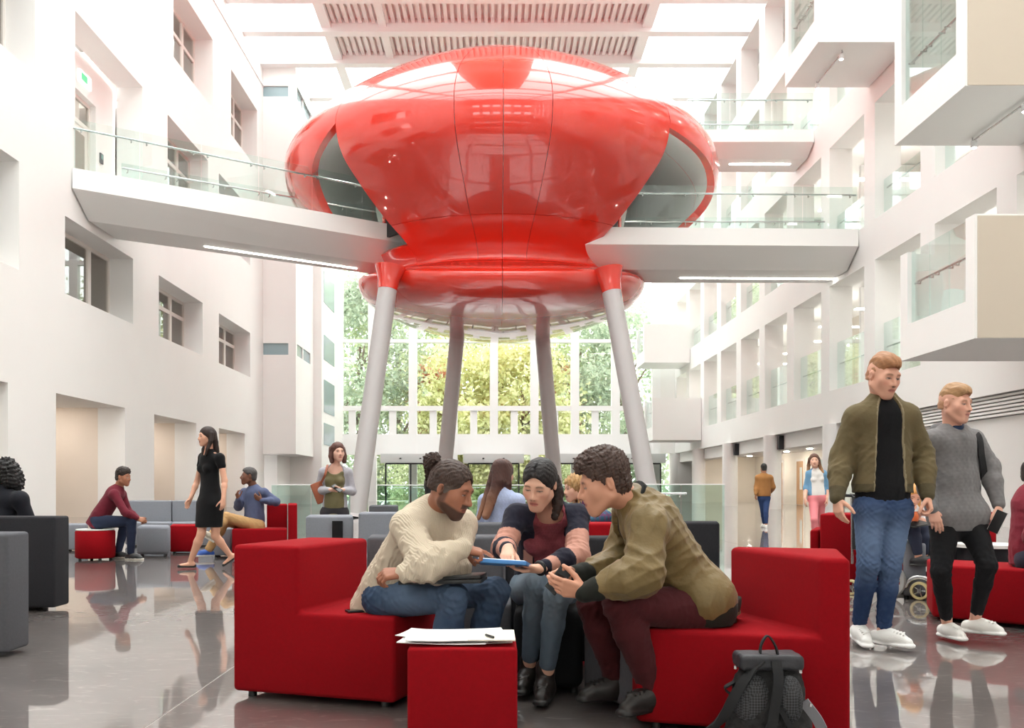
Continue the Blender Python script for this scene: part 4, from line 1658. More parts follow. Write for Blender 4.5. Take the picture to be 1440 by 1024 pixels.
def hand(b, w, d, pn, side, s=1.0, curl=(0.5, 0.5, 0.55, 0.6), thumb=0.5, spread=1.0, kth=0.004):
    """palm and five fingers from wrist w along d; pn points out of the palm; curl in radians per joint"""
    f = nv(d)
    n = nv(np.asarray(pn, float) - (np.asarray(pn, float) @ f) * f)
    t = np.cross(f, n) * (1 if side == 'r' else -1)
    s = s * 1.02
    off = (0.0285, 0.0095, -0.0095, -0.0275)
    ln = (0.074, 0.082, 0.076, 0.060)
    rr = (0.0092, 0.0095, 0.0090, 0.0080)
    kx = (0.088, 0.091, 0.086, 0.078)
    b.cap(w - f * 0.02, w + f * 0.02 * s, 0.027 * s, 0.026 * s, 0.012, 'u', n, 0.72)
    for i in range(4):
        k0 = w + f * 0.014 * s + t * off[i] * 0.55 * s
        k1 = w + f * kx[i] * s + t * off[i] * s - n * 0.004 * s
        b.cap(k0, k1, 0.0150 * s, 0.0118 * s, 0.012)
    b.cap(w + f * 0.03 * s + n * 0.004 * s, w + f * 0.07 * s + n * 0.004 * s, 0.019 * s, 0.016 * s, 0.012)
    for i in range(4):
        p = w + f * kx[i] * s + t * off[i] * s - n * 0.004 * s
        c = curl[i]
        a = 0.0
        dirf = nv(f + t * off[i] * 3.2 * (spread - 0.55))
        for j, (fr, am) in enumerate(((0.46, 0.8), (0.30, 1.1), (0.24, 0.8))):
            a += c * am
            v = math.cos(a) * dirf + math.sin(a) * n
            e = p + v * ln[i] * fr * s
            b.cap(p, e, rr[i] * (1 - 0.09 * j) * s, rr[i] * (0.93 - 0.09 * j) * s, kth)
            p = e
    p = w + f * 0.026 * s + t * 0.022 * s + n * 0.006 * s
    v = nv(f * 0.62 + t * (0.75 - 0.45 * thumb) + n * (0.15 + 0.55 * thumb))
    for j, L in enumerate((0.042, 0.033, 0.027)):
        e = p + v * L * s
        b.cap(p, e, (0.0145, 0.0112, 0.0100)[j] * s, (0.0115, 0.0102, 0.0085)[j] * s, 0.008 if j == 0 else 0.004)
        v = nv(v + f * 0.28 - t * 0.22 * thumb + n * 0.1 * thumb)
        p = e


def mid(a, b, t=0.5):
    return np.asarray(a) * (1 - t) + np.asarray(b) * t


def torso_axes(J):
    up = nv(J['nb'] - J['pel'])
    lat = nv(J['sr'] - J['sl'])
    lat = nv(lat - (lat @ up) * up)
    fw = np.cross(up, lat)
    return up, lat, fw


def body_blob(J, s, H, female, hands, jaw=1.0, legs=True):
    b = Blob(0.03)
    up, lat, fw = torso_axes(J)
    wid = 0.92 if female else 1.0
    b.cap(J['pel'], mid(J['pel'], J['nb'], 0.45), 0.112 * s, 0.112 * s * wid, 0.05, 'u', fw, 0.75)
    b.cap(mid(J['pel'], J['nb'], 0.45), mid(J['pel'], J['nb'], 0.80), 0.112 * s * wid, 0.128 * s * wid, 0.05, 'u', fw, 0.70)
    for q in 'lr':
        S_, E_, W_ = J['s' + q], J['e' + q], J['w' + q]
        b.cap(J['nb'] - up * 0.045 * s, S_, 0.050 * s, 0.048 * s * wid, 0.04)
        b.cap(S_, E_, 0.047 * s * wid, 0.038 * s * wid, 0.02)
        m = mid(E_, W_, 0.3)
        b.cap(E_, m, 0.038 * s * wid, 0.039 * s * wid, 0.02)
        b.cap(m, W_, 0.039 * s * wid, 0.0265 * s * wid, 0.02)
        if q in hands:
            hd = hands[q]
            hand(b, W_, hd['d'], hd['n'], q, s * hd.get('s', 0.92 if female else 1.0), hd.get('curl', (0.35, 0.4, 0.45, 0.5)), hd.get('thumb', 0.4), hd.get('spread', 0.8))
        if legs:
            hp, kn, an = J['h' + q], J['k' + q], J['a' + q]
            b.cap(hp, kn, 0.082 * s, 0.052 * s, 0.03)
            m = mid(kn, an, 0.3)
            b.cap(kn, m, 0.051 * s, 0.054 * s, 0.02)
            b.cap(m, an, 0.054 * s, 0.034 * s, 0.02)
            f = J['f' + q]
            z = J.get('u' + q, np.array([0, 0, 1.0]))
            b.cap(an - f * 0.03 * s - z * 0.045 * s, an + f * 0.12 * s - z * 0.058 * s, 0.034 * s, 0.022 * s, 0.03)
    skin_head(b, H, J['nb'], s, female, jaw)
    return b


def skin_color(H, tone, lip, brow, eye=(60, 40, 30), beard=None, lids=0.5, browy=0.030, blush=0.0):
    tone, lip, brow, eyec = lc(tone), lc(lip), lc(brow), lc(eye)
    bc = None if beard is None else lc(beard)

    def f(p):
        q = H.loc(p)
        c = np.tile(tone, (len(p), 1))
        x, y, z = np.abs(q[:, 0]), q[:, 1], q[:, 2]
        front = y > 0.03
        near = (np.abs(q) < 0.16).all(1)

        def mixin(m, col, w=1.0):
            c[m] = c[m] * (1 - w) + col * w
        if blush:
            w = np.exp(-(((x - 0.042) / 0.02) ** 2 + ((z + 0.022) / 0.018) ** 2))
            mk = near & front
            c[mk] = c[mk] * (1 - blush * w[mk, None]) + np.array([0.62, 0.17, 0.13]) * (blush * w[mk, None])
        if bc is not None:
            bw = np.clip((-z - 0.046 - 0.25 * np.maximum(y - 0.03, 0)) / 0.012, 0, 1) * np.clip((y + 0.005) / 0.02, 0, 1)
            bw = np.maximum(bw, np.clip((0.030 - x) / 0.006, 0, 1) * np.clip((-z - 0.066) / 0.006, 0, 1) * (y > 0.05))
            bw = np.maximum(bw, np.clip((0.014 - np.abs(z + 0.043)) / 0.006, 0, 1) * (x < 0.03) * (y > 0.05))
            side = np.clip((0.022 - np.abs(y - 0.010)) / 0.012, 0, 1) * (z < 0.012) * (x > 0.04) * 0.8
            bw = np.maximum(bw, side) * near
            bw = bw * (z > -0.125)
            c[:] = c * (1 - 0.88 * bw[:, None]) + bc * 0.88 * bw[:, None]
        nf = (near & (y > 0.055)).astype(float)

        def soft(v, wd):
            return np.clip(v / wd + 0.5, 0, 1) * nf

        def blend(w, col, k=1.0):
            c[:] = c * (1 - k * w[:, None]) + col * (k * w[:, None])
        blend(soft(1 - ((x / 0.023) ** 2 + ((z + 0.0595) / 0.0105) ** 2), 0.7), lip, 0.75)
        blend(soft(0.0030 - np.abs(z + 0.0597), 0.003) * (x < 0.020), lip * 0.4, 0.7)
        bz = browy - 0.004 * ((x - 0.030) / 0.018) ** 2
        blend(soft(0.0042 - np.abs(z - bz), 0.005) * np.clip((x - 0.011) / 0.006, 0, 1) * np.clip((0.052 - x) / 0.010, 0, 1), brow, 0.72)
        hgt = 0.0060 * (1.0 - 0.60 * min(lids, 1.2))
        ex, ez = (x - 0.031) / 0.0150, (z - 0.0055) / max(hgt, 0.001)
        blend(soft(1 - (ex**2 + ez**2), 0.8), np.array([0.55, 0.50, 0.47]), 0.9)
        blend(soft(1 - (ex**2 + ez**2), 0.8) * np.clip((0.0075 - np.abs(x - 0.031)) / 0.003, 0, 1), eyec, 1.0)
        up_ = 0.0055 + hgt * np.sqrt(np.clip(1 - ex**2, 0, 1))
        blend(soft(0.0024 - np.abs(z - up_), 0.003) * np.clip((1.25 - ex**2) * 4, 0, 1), np.minimum(brow, 0.02), 0.85)
        blend(np.clip(1 - np.abs(z - 0.017) / 0.006, 0, 1) * nf * np.clip((1.4 - ex**2) * 2, 0, 1), tone * 0.62, 0.35)
        nz = near & (np.abs(z + 0.036) < 0.004) & (np.abs(x - 0.008) < 0.0045) & (y > 0.088)
        mixin(nz, tone * 0.25, 0.8)
        return c
    return f


# ---------------------------------------------------------------- hair


def HN(seed, amp, lam):
    """combed hair relief to be bound to a head"""
    def f(H):
        return strand_noise(H, amp, lam, seed)
    f.comb = True
    return f


def hair_short(H, top=0.012, side=0.004, line=0.062, noise=None, fringe=0.0, back=-0.06):
    b = Blob(0.015)
    g, q, R = H.g, H.s, H.R
    b.ell(g(0, -0.016, 0.036 + top * 0.6), np.array((0.074 + side, 0.095 + side, 0.083 + top * 0.6)) * q, R)
    b.ell(g(0, 0.012 + fringe, 0.070 + top * 0.5), np.array((0.058, 0.078, 0.048 + top * 0.6)) * q, R)
    b.ell(g(0, -0.048, -0.012), np.array((0.066 + side * 0.5, 0.062, 0.07)) * q, R)
    b.ell(g(0, 0.094, line - 0.105), np.array((0.10, 0.068, 0.105)) * q, R, 0.008, 's')
    b.ell(g(0, 0.05, -0.05), np.array((0.12, 0.066, 0.085)) * q, R, 0.008, 's')
    for sx in (-1, 1):
        b.ell(g(sx * 0.088, -0.008, -0.008), np.array((0.03, 0.024, 0.036)) * q, R, 0.006, 's')
    b.cut(g(0, -0.02, back), -R[2])
    b.disp.append(noise(H) if callable(noise) and getattr(noise, 'comb', False) else (noise or strand_noise(H, 0.002, 0.02)))
    return b


def strands(b, pts, r0, r1, flat=None, w=None, k=0.012):
    for i in range(len(pts) - 1):
        t0, t1 = i / (len(pts) - 1), (i + 1) / (len(pts) - 1)
        b.cap(pts[i], pts[i + 1], r0 + (r1 - r0) * t0, r0 + (r1 - r0) * t1, k)


def hair_cap(H, line=0.066, vol=0.010, part=False, face=0.072, low=-0.03):
    """smooth scalp hair that leaves the face free"""
    b = Blob(0.016)
    g, q, R = H.g, H.s, H.R
    b.ell(g(0, -0.016, 0.036), np.array((0.074 + vol, 0.094 + vol, 0.083 + vol)) * q, R)
    b.ell(g(0, -0.05, -0.01), np.array((0.068 + vol * 0.6, 0.06, 0.075)) * q, R)
    b.ell(g(0, 0.105, line - 0.120), np.array((face, 0.080, 0.120)) * q, R, 0.006, 's')
    b.ell(g(0, 0.075, -0.06), np.array((0.12, 0.082, 0.075)) * q, R, 0.006, 's')
    if part:
        b.cap(g(0, 0.09, 0.075), g(0, 0.0, 0.132), 0.004 * q, None, 0.008, 's')
    b.cut(g(0, 0, low - 0.05), -R[2])
    return b


# ---------------------------------------------------------------- clothing


def top_blob(J, s, infl=0.018, hem=0.10, sleeve=(1.0, 1.0), female=False, arm=1.0, waist=1.0, neck=0.055, k=0.035, cuff=0.0, hem_dir=None, bust=0.0, hips=1.0, puff=0.0):
    b = Blob(k)
    up, lat, fw = torso_axes(J)
    wid = 0.92 if female else 1.0
    pel, nb = J['pel'], J['nb']
    c3 = mid(pel, nb, 0.76)
    c2 = mid(pel, nb, 0.42)
    b.cap(pel - up * hem * s, mid(pel, nb, 0.15), (0.145 * hips + infl) * s, (0.138 * hips + infl) * s, 0.05, 'u', fw, 0.76)
    b.cap(mid(pel, nb, 0.15), c2, (0.135 * waist + infl) * s, (0.128 * waist * wid + infl) * s, 0.05, 'u', fw, 0.78)
    b.cap(c2, c3, (0.130 * wid + infl) * s, (0.150 * wid + infl) * s, 0.05, 'u', fw, 0.72)
    if bust:
        for sx in (-1, 1):
            b.ell(mid(pel, nb, 0.64) + fw * 0.075 * s + lat * sx * 0.068 * s, np.array((0.062, 0.055, 0.062)) * s * bust, None, 0.03)
    b.cap(J['sl'] - up * 0.005, J['sr'] - up * 0.005, (0.050 * wid + infl) * s, None, 0.05)
    b.cap(mid(pel, nb, 0.86), nb - up * 0.01 * s, (0.085 * wid + infl) * s, (neck + infl * 0.6) * s, 0.05)
    b.ins = len(b.pr)
    for q, L in zip('lr', sleeve):
        S_, E_, W_ = J['s' + q], J['e' + q], J['w' + q]
        if L <= 0:
            continue
        ia = infl * 0.62
        ra = (0.052 * wid + ia) * s * arm
        if L < 0.5:
            e = mid(S_, E_, L * 2)
            b.cap(S_, e, ra, ra * 0.95, 0.03)
            continue
        b.cap(S_, E_, ra, (0.043 * wid + ia + puff * 0.6) * s * arm, 0.03)
        t = (L - 0.5) * 2
        m = mid(E_, W_, 0.4 * t)
        e = mid(E_, W_, t)
        b.cap(E_, m, (0.043 * wid + ia + puff * 0.6) * s * arm, (0.040 * wid + ia + puff * 0.6) * s * arm, 0.025)
        b.cap(m, e, (0.040 * wid + ia + puff * 0.6) * s * arm, (0.028 * wid + ia * 0.7) * s * arm, 0.02)
        if cuff:
            v = nv(W_ - E_)
            b.cap(e - v * cuff, e, (0.031 * wid + ia * 0.6) * s * arm, None, 0.006)
    return b


def hem_cut(b, J, s, hem, tilt=0.0):
    up, lat, fw = torso_axes(J)
    b.cut(J['pel'] - up * hem * s, -nv(up + fw * tilt))
    b.pr.insert(b.ins, b.pr.pop())
    b.ins += 1


def pants_blob(J, s, infl=0.012, waist=0.06, cuff=0.06, slim=1.0, hips=1.0, thigh=1.0):
    b = Blob(0.03)
    up, lat, fw = torso_axes(J)
    pel = J['pel']
    hl = nv(J['hr'] - J['hl'])
    b.cap(pel + up * waist * s, pel, (0.128 * hips + infl) * s, (0.145 * hips + infl) * s, 0.04, 'u', fw, 0.8)
    b.cap(J['hl'], J['hr'], (0.088 * hips + infl) * s, None, 0.05)
    for q in 'lr':
        h_, k_, a_ = J['h' + q], J['k' + q], J['a' + q]
        b.cap(h_, k_, (0.086 * thigh + infl) * s, (0.054 + infl) * s, 0.03)
        m = mid(k_, a_, 0.33)
        e = a_ - nv(a_ - k_) * cuff * s
        b.cap(k_, m, (0.053 + infl) * s, (0.052 + infl) * s * slim, 0.02)
        b.cap(m, e, (0.052 + infl) * s * slim, (0.037 + infl) * s * slim, 0.02)
    return b


def shoe_blob(an, f, z, s, kind='sneaker'):
    b = Blob(0.02)
    f = nv(f)
    z = nv(np.asarray(z, float) - (np.asarray(z, float) @ f) * f)
    x = np.cross(f, z)
    R = np.stack([x, f, z])
    base = an - z * 0.088 * s
    if kind == 'boot':
        b.cap(an + z * 0.07 * s, an - z * 0.03 * s, 0.050 * s, 0.048 * s, 0.03)
    elif kind == 'high':
        b.cap(an + z * 0.045 * s, an - z * 0.03 * s, 0.050 * s, 0.047 * s, 0.03)
    if kind == 'flat':
        b.cap(base - f * 0.045 * s + z * 0.026 * s, base + f * 0.14 * s + z * 0.018 * s, 0.031 * s, 0.022 * s, 0.02)
        b.ell(base + f * 0.06 * s + z * 0.06 * s, np.array((0.026, 0.065, 0.034)) * s, R, 0.01, 's')
        b.cut(base - f * 0.045 * s + z * 0.045 * s, z)
    else:
        b.cap(base - f * 0.050 * s + z * 0.045 * s, base + f * 0.04 * s + z * 0.046 * s, 0.038 * s, 0.042 * s, 0.03)
        b.cap(base + f * 0.03 * s + z * 0.050 * s, base + f * 0.150 * s + z * 0.028 * s, 0.042 * s, 0.033 * s, 0.04)
        b.cap(an - z * 0.02 * s + f * 0.01 * s, base + f * 0.11 * s + z * 0.055 * s, 0.038 * s, 0.027 * s, 0.03)
        b.cap(base - f * 0.052 * s + z * 0.012 * s, base + f * 0.155 * s + z * 0.012 * s, 0.042 * s, 0.043 * s, 0.003, 'u', z, 0.5)
        if kind == 'sneaker':
            b.cut(an + z * 0.012 * s, z - f * 0.25)
        for i in range(5):
            c = mid(an - z * 0.004 * s + f * 0.044 * s, base + f * 0.125 * s + z * 0.070 * s, i / 4.2)
            b.cap(c - x * 0.024 * s + z * 0.012 * s, c + x * 0.024 * s + z * 0.012 * s, 0.0055 * s, None, 0.003)
            b.cap(c - x * 0.018 * s + z * 0.012 * s, c + x * 0.018 * s + z * 0.004 * s + f * 0.016 * s, 0.0045 * s, None, 0.003)
    b.cut(base, -z)
    b.sole = (base, z)
    return b


def shoe_color(b, upper, sole, th=0.024):
    base, z = b.sole
    u, w = lc(upper), lc(sole)

    def f(p):
        t = ((p - base) @ z) < th
        return np.where(t[:, None], w, u)
    return f


def banded(base, dark, J, hem, s, wr=0.06, hb=0.055):
    """garment colour with darker ribbed bands at hem and wrists"""
    up, lat, fw = torso_axes(J)
    dk_ = lc(dark)

    def f(p):
        c = base(p)
        h_ = (p - J['pel']) @ up + hem * s
        near_arm = np.zeros(len(p), bool)
        cuffm = np.zeros(len(p), bool)
        for q in 'lr':
            v = J['w' + q] - J['e' + q]
            L = np.linalg.norm(v)
            t = ((p - J['e' + q]) @ v) / (L * L)
            r = np.linalg.norm(p - J['e' + q] - np.clip(t, 0, 1.1)[:, None] * v, axis=1)
            m = r < 0.085 * s
            near_arm |= m
            cuffm |= m & (t > 1 - wr / L)
        c[cuffm | ((h_ < hb) & ~near_arm)] = dk_
        return c
    return f


def make_person(label, J, s, h, head, tone, hair=None, garments=(), shoes=None, female=False, hands=None, lip=(150, 84, 76), brow=(40, 28, 22), group=None, beard=None, lids=0.4, eye=(60, 40, 30), jaw=1.0, blush=0.0, legs=True, loc=None):
    """builds one person: Empty at the ground > body, hair, clothing, shoes"""
    if loc is None:
        loc = (J['pel'][0], J['pel'][1], 0.0)
    root = empty('person', loc, label, 'person', group)
    bb = body_blob(J, s, head, female, hands or {}, jaw, legs)
    blob_obj('body', bb, h, SKIN, root, skin_color(head, tone, lip, brow, eye, beard, lids, blush=blush))
    for (nm, b, mat, col) in ([hair] if isinstance(hair, tuple) else (hair or [])):
        blob_obj(nm, b, h, mat, root, col)
    for (nm, b, mat, col) in garments:
        blob_obj(nm, b, h, mat, root, col)
    if shoes:
        for q in 'lr':
            sp = shoes if isinstance(shoes, dict) else None
            kind, up_, so_ = shoes['l' if q == 'l' else 'r'] if sp else shoes
            sb = shoe_blob(J['a' + q], J['f' + q], J.get('u' + q, (0, 0, 1)), s, kind)
            blob_obj('shoe', sb, h, LEATHER, root, shoe_color(sb, up_, so_))
    return root


def skel(**kw):
    J = {}
    for k_, v in kw.items():
        J[k_] = P(*v) if k_[0] != 'f' and k_[0] != 'u' else nv(v)
    return J
# ================================================================= PEOPLE
def open_front(b, J, s, top=0.05, bot=0.075, shift=0.0, depth=0.15, low=0.2):
    up, lat, fw = torso_axes(J)
    b.cap(J['nb'] + fw * (depth - 0.02) * s + lat * shift - up * 0.02, J['pel'] + fw * depth * s + lat * shift - up * low * s, top * s, bot * s, 0.008, 's')
    b.pr.insert(b.ins, b.pr.pop())
    b.ins += 1


def mixcol(a, b, w):
    return a * (1 - w[:, None]) + b * w[:, None]


def fade_hair(H, rgb, tone, var=0.3):
    base, sk = solid(rgb, var, 0.02), lc(tone)

    def f(p):
        q = H.loc(p)
        w = np.clip((0.060 - q[:, 2]) / 0.05, 0, 1) * 0.6
        return mixcol(base(p), sk, w)
    return f


# ---- 1 man in a cream jumper, pointing --------------------------------------------------
J = skel(pel=(548, 834, 4.80), nb=(614, 717, 4.50), sr=(574, 741, 4.40), sl=(648, 738, 4.64), er=(597, 794, 4.24), wr=(650, 771, 4.30),
         el=(640, 797, 4.50), wl=(570, 805, 4.22), hr=(542, 841, 4.68), hl=(578, 836, 4.88), kr=(637, 840, 4.42), kl=(697, 832, 4.68),
         ar=(617, 976, 4.45), al=(655, 962, 4.66), fr=(0.7, -0.7, 0), fl=(0.75, -0.66, 0))
H1 = Head(P(634, 688, 4.40), (0.82, -0.40, -0.40), (0.12, 0, 1), 1.04)
up, lat, fw = torso_axes(J)
jump = top_blob(J, 1.0, 0.030, 0.10, puff=0.016, arm=1.08, neck=0.066, cuff=0.05)
jump.disp.append(folds(1, 0.018, 0.10, [J['er'], J['el'], J['pel'], mid(J['pel'], J['nb'], 0.4)], 0.14))
hem_cut(jump, J, 1.0, 0.13)
jeans = pants_blob(J, 1.0, 0.016)
jeans.disp.append(folds(2, 0.014, 0.075, [J['kr'], J['kl'], J['hr'], J['hl']], 0.12))


def denim_col(J, base, fade, seed=1):
    cb, cf = lc(base), lc(fade)
    nz = solid((255, 255, 255), 1.0, 0.05, seed)

    def f(p):
        w = np.zeros(len(p))
        for q in 'lr':
            m = mid(J['h' + q], J['k' + q], 0.55)
            w = np.maximum(w, np.exp(-((p - m) ** 2).sum(1) / 0.035))
            w = np.maximum(w, 0.7 * np.exp(-((p - J['k' + q]) ** 2).sum(1) / 0.012))
        v = nz(p)[:, 0] - 1
        return mixcol(cb, cf, np.clip(w * 0.8 + v * 0.05, 0, 1))
    return f


hb = hair_cap(H1, 0.086, 0.009, face=0.076, low=0.02)
strands(hb, [H1.g(0, -0.09, 0.05), H1.g(0, -0.112, 0.07)], 0.03, 0.03)
hb.disp.append(curls(4, 0.002, 0.02))
bun = Blob(0.012)
for k, (a, b_, c, r) in enumerate(((0, -0.130, 0.062, 0.042), (0.022, -0.122, 0.088, 0.028), (-0.022, -0.138, 0.040, 0.028), (0.0, -0.156, 0.078, 0.025), (0.012, -0.128, 0.100, 0.020), (0, -0.124, 0.012, 0.020), (0.0, -0.118, -0.012, 0.012))):
    bun.ell(H1.g(a, b_, c), np.array((r, r, r)), None)
bun.disp.append(curls(9, 0.007, 0.022))
dk = solid((60, 43, 36), 0.4, 0.02)


def hair1(p):
    q = H1.loc(p)
    c = dk(p)
    w = np.clip((0.030 - q[:, 2]) / 0.03, 0, 1) * np.clip((q[:, 1] + 0.05) / 0.05, 0, 1) * 0.55
    return mixcol(c, lc((122, 112, 106)), w)


make_person('man with a hair bun in a cream jumper pointing at the tablet', J, 1.0, 0.0047, H1, (158, 104, 80),
            [('hair', hb, HAIR, hair1), ('hair_bun', bun, CURL, dk)],
            [('jumper', jump, KNIT, solid((204, 190, 170), 0.05, 0.1)), ('jeans', jeans, DENIM, denim_col(J, (48, 66, 92), (110, 130, 156)))],
            ('sneaker', (60, 50, 45), (200, 195, 188)), False,
            {'r': dict(d=P(697, 784, 4.36) - J['wr'], n=(0.1, 0.35, -1), curl=(0.12, 1.15, 1.25, 1.3), thumb=0.9),
             'l': dict(d=P(535, 810, 4.22) - J['wl'], n=(0, 0.5, -0.8), curl=(0.75, 0.8, 0.85, 0.9), thumb=0.6)},
            lip=(128, 66, 58), brow=(30, 20, 17), beard=(44, 30, 26), lids=0.7)

# ---- 2 woman in the patterned cardigan ---------------------------------------------------
J = skel(pel=(766, 823, 5.14), nb=(769, 712, 4.86), sr=(727, 726, 4.80), sl=(811, 726, 4.84), er=(708, 772, 4.68), wr=(714, 772, 4.47),
         el=(812, 782, 4.64), wl=(757, 800, 4.44), hr=(742, 828, 5.08), hl=(790, 828, 5.08), kr=(755, 824, 4.70), kl=(783, 839, 4.56),
         ar=(743, 945, 4.88), al=(767, 958, 4.68), fr=(-0.25, -0.95, 0), fl=(-0.2, -0.97, 0))
H2 = Head(P(759, 681, 4.70), (-0.36, -0.80, -0.44), (0.10, 0, 1), 0.99)
up, lat, fw = torso_axes(J)
blouse = top_blob(J, 0.95, 0.014, 0.12, (0, 0), True, bust=0.95)
blouse.ell(J['nb'] + fw * 0.06 - up * 0.01, (0.075, 0.085, 0.05), None, 0.01, 's')
blouse.disp.append(folds(11, 0.006, 0.09))
hem_cut(blouse, J, 0.95, 0.14)
card = top_blob(J, 0.95, 0.022, 0.10, (0.93, 0.93), True, puff=0.016, cuff=0.045, neck=0.06)
card.cap(J['nb'] + fw * 0.05, J['nb'] + fw * 0.12 - up * 0.03, 0.085, 0.085, 0.008, 's')
open_front(card, J, 0.95, 0.085, 0.092, 0.0, 0.15)
card.disp.append(folds(12, 0.011, 0.08, [J['er'], J['el'], J['pel']], 0.13))
hem_cut(card, J, 0.95, 0.14)
NAVY, PINK = lc((36, 36, 50)), lc((202, 150, 134))
Jc = J


def card_col(p):
    up, lat, fw = torso_axes(Jc)
    c = np.tile(NAVY, (len(p), 1))
    for q in 'lr':
        for (a, b_, segs) in ((Jc['s' + q], Jc['e' + q], [(0.50, 1.3)]), (Jc['e' + q], Jc['w' + q], [(-0.2, 0.28), (0.52, 0.80)])):
            v = b_ - a
            t = ((p - a) @ v) / (v @ v)
            r = np.linalg.norm(p - a - np.clip(t, 0, 1)[:, None] * v, axis=1)
            side = ((p - a) @ lat)
            for s0, s1 in segs:
                m = (r < 0.085) & (t > s0 + 0.9 * side) & (t < s1)
                c[m] = PINK
    h_ = (p - Jc['pel']) @ up
    x = (p - Jc['pel']) @ lat
    m = (h_ > 0.17) & (h_ < 0.29) & (np.abs(x) > 0.082) & (np.abs(x) < 0.125)
    c[m] = PINK
    return c


jeans = pants_blob(J, 0.93, 0.012, slim=0.92, cuff=0.10)
jeans.disp.append(folds(13, 0.009, 0.06, [J['kr'], J['kl']], 0.1))
hb = hair_cap(H2, 0.080, 0.010, True, 0.070, 0.0)
hb.disp.append(curls(5, 0.0012, 0.02))
tail = Blob(0.012)
strands(tail, [H2.g(-0.050, -0.070, 0.0), H2.g(-0.076, -0.050, -0.06), H2.g(-0.084, -0.015, -0.115), H2.g(-0.074, 0.020, -0.165)], 0.030, 0.018)
strands(tail, [H2.g(-0.03, -0.085, -0.01), H2.g(-0.055, -0.065, -0.08), H2.g(-0.066, -0.03, -0.135)], 0.030, 0.018)
tail.disp.append(curls(6, 0.0025, 0.025))
blk = solid((30, 26, 27), 0.3, 0.02)
wm = make_person('woman with tied black hair in a navy and pink cardigan holding the tablet', J, 0.95, 0.0047, H2, (224, 176, 152),
                 [('hair', hb, HAIR, blk), ('hair_tail', tail, HAIR, solid((44, 32, 28), 0.3, 0.02))],
                 [('blouse', blouse, CLOTH, solid((142, 70, 78), 0.22, 0.012)), ('cardigan', card, CLOTH, card_col), ('jeans', jeans, DENIM, denim_col(J, (92, 106, 120), (134, 148, 160)))],
                 ('boot', (34, 27, 24), (20, 18, 18)), True,
                 {'r': dict(d=P(713, 789, 4.36) - J['wr'], n=(0.25, 0.55, -0.8), curl=(0.25, 0.95, 1.05, 1.1), thumb=0.7),
                  'l': dict(d=P(700, 801, 4.40) - J['wl'], n=(0, -0.1, 1), curl=(0.3, 0.3, 0.3, 0.35), thumb=0.25)},
                 lip=(190, 96, 92), brow=(52, 40, 36), lids=0.95, blush=0.3)
wv = nv(J['wl'] - J['el'])
wa = nv(np.cross(wv, (0, 0, 1)))
wb_ = np.cross(wa, wv)
wc = J['wl'] - wv * 0.012
wt = tube('wristwatch', [wc + 0.0275 * math.cos(a) * wa + 0.0275 * math.sin(a) * wb_ for a in np.linspace(0, 6.28, 18)], 0.010, M['black'], wm, 8)

# ---- 3 man in the olive bomber jacket, seated ---------------------------------------------
J = skel(pel=(980, 846, 4.40), nb=(892, 706, 4.20), sl=(910, 738, 4.05), sr=(888, 738, 4.40), el=(904, 808, 3.96), wl=(824, 833, 4.00),
         er=(862, 806, 4.34), wr=(810, 808, 4.16), hl=(985, 858, 4.26), hr=(978, 850, 4.52), kl=(872, 850, 4.10), kr=(834, 850, 4.48),
         al=(918, 969, 4.20), ar=(868, 956, 4.54), fl=(-0.8, -0.6, 0), fr=(-0.96, -0.28, 0))
H3 = Head(P(850, 680, 4.15), (-0.93, -0.06, -0.30), (0.02, 0, 1), 1.06)
up, lat, fw = torso_axes(J)
jack = top_blob(J, 1.06, 0.034, 0.13, puff=0.026, arm=1.06, neck=0.06, sleeve=(0.90, 0.90))
jack.cap(J['hl'] + np.array([0.02, 0, 0.045]), J['hr'] + np.array([0.02, 0, 0.045]), 0.142, None, 0.05)
jack.pr.insert(jack.ins, jack.pr.pop())
jack.ins += 1
jack.disp.append(folds(21, 0.020, 0.13, [J['el'], J['er'], J['sl'], mid(J['pel'], J['nb'], 0.5)], 0.2, 0.5))
hem_cut(jack, J, 1.06, 0.19, -0.25)
jack.cut(np.array([0, 0, 0.47]), (0, 0, -1))
jack.pr.insert(jack.ins, jack.pr.pop())
jack.ins += 1
open_front(jack, J, 1.06, 0.05, 0.07, 0.0, 0.16)
rib = Blob(0.006)
for q in 'lr':
    v = nv(J['w' + q] - J['e' + q])
    rib.cap(J['w' + q] - v * 0.062, J['w' + q] + v * 0.008, 0.050, 0.042)
    rib.cap(J['w' + q] - v * 0.062, J['w' + q] - v * 0.05, 0.052, 0.052)
rib2 = Blob(0.01)
rib2.cap(J['nb'] - up * 0.045 - fw * 0.012, J['nb'] + up * 0.028 - fw * 0.004, 0.094, 0.080)
rib2.ell(J['nb'] + fw * 0.10 + up * 0.02, (0.07, 0.07, 0.09), None, 0.02, 's')
rib2.cut(J['nb'] + up * 0.045, up + fw * 0.2)
hemr = Blob(0.02)
hemr.cap(J['hl'] + np.array([0.035, 0, 0.010]), J['hr'] + np.array([0.035, 0, 0.010]), 0.128)
hemr.cap(J['pel'] + np.array([0.03, 0, 0]), J['pel'] + np.array([0.05, 0, 0.01]), 0.15)
hemr.cut(J['hl'] + np.array([-0.045, 0, 0]), (-1, 0, 0.15))
hemr.cut(np.array([0, 0, 0.44]), (0, 0, -1))
hemr.cut(J['hl'] + np.array([0, 0, 0.005]), (-0.2, 0, 1))
tee = top_blob(J, 1.06, 0.010, 0.08, (0, 0), neck=0.06)
pants = pants_blob(J, 1.06, 0.016, slim=1.05, cuff=0.04)
pants.disp.append(folds(22, 0.014, 0.075, [J['kl'], J['kr'], J['al'], J['ar'], J['hl']], 0.12))
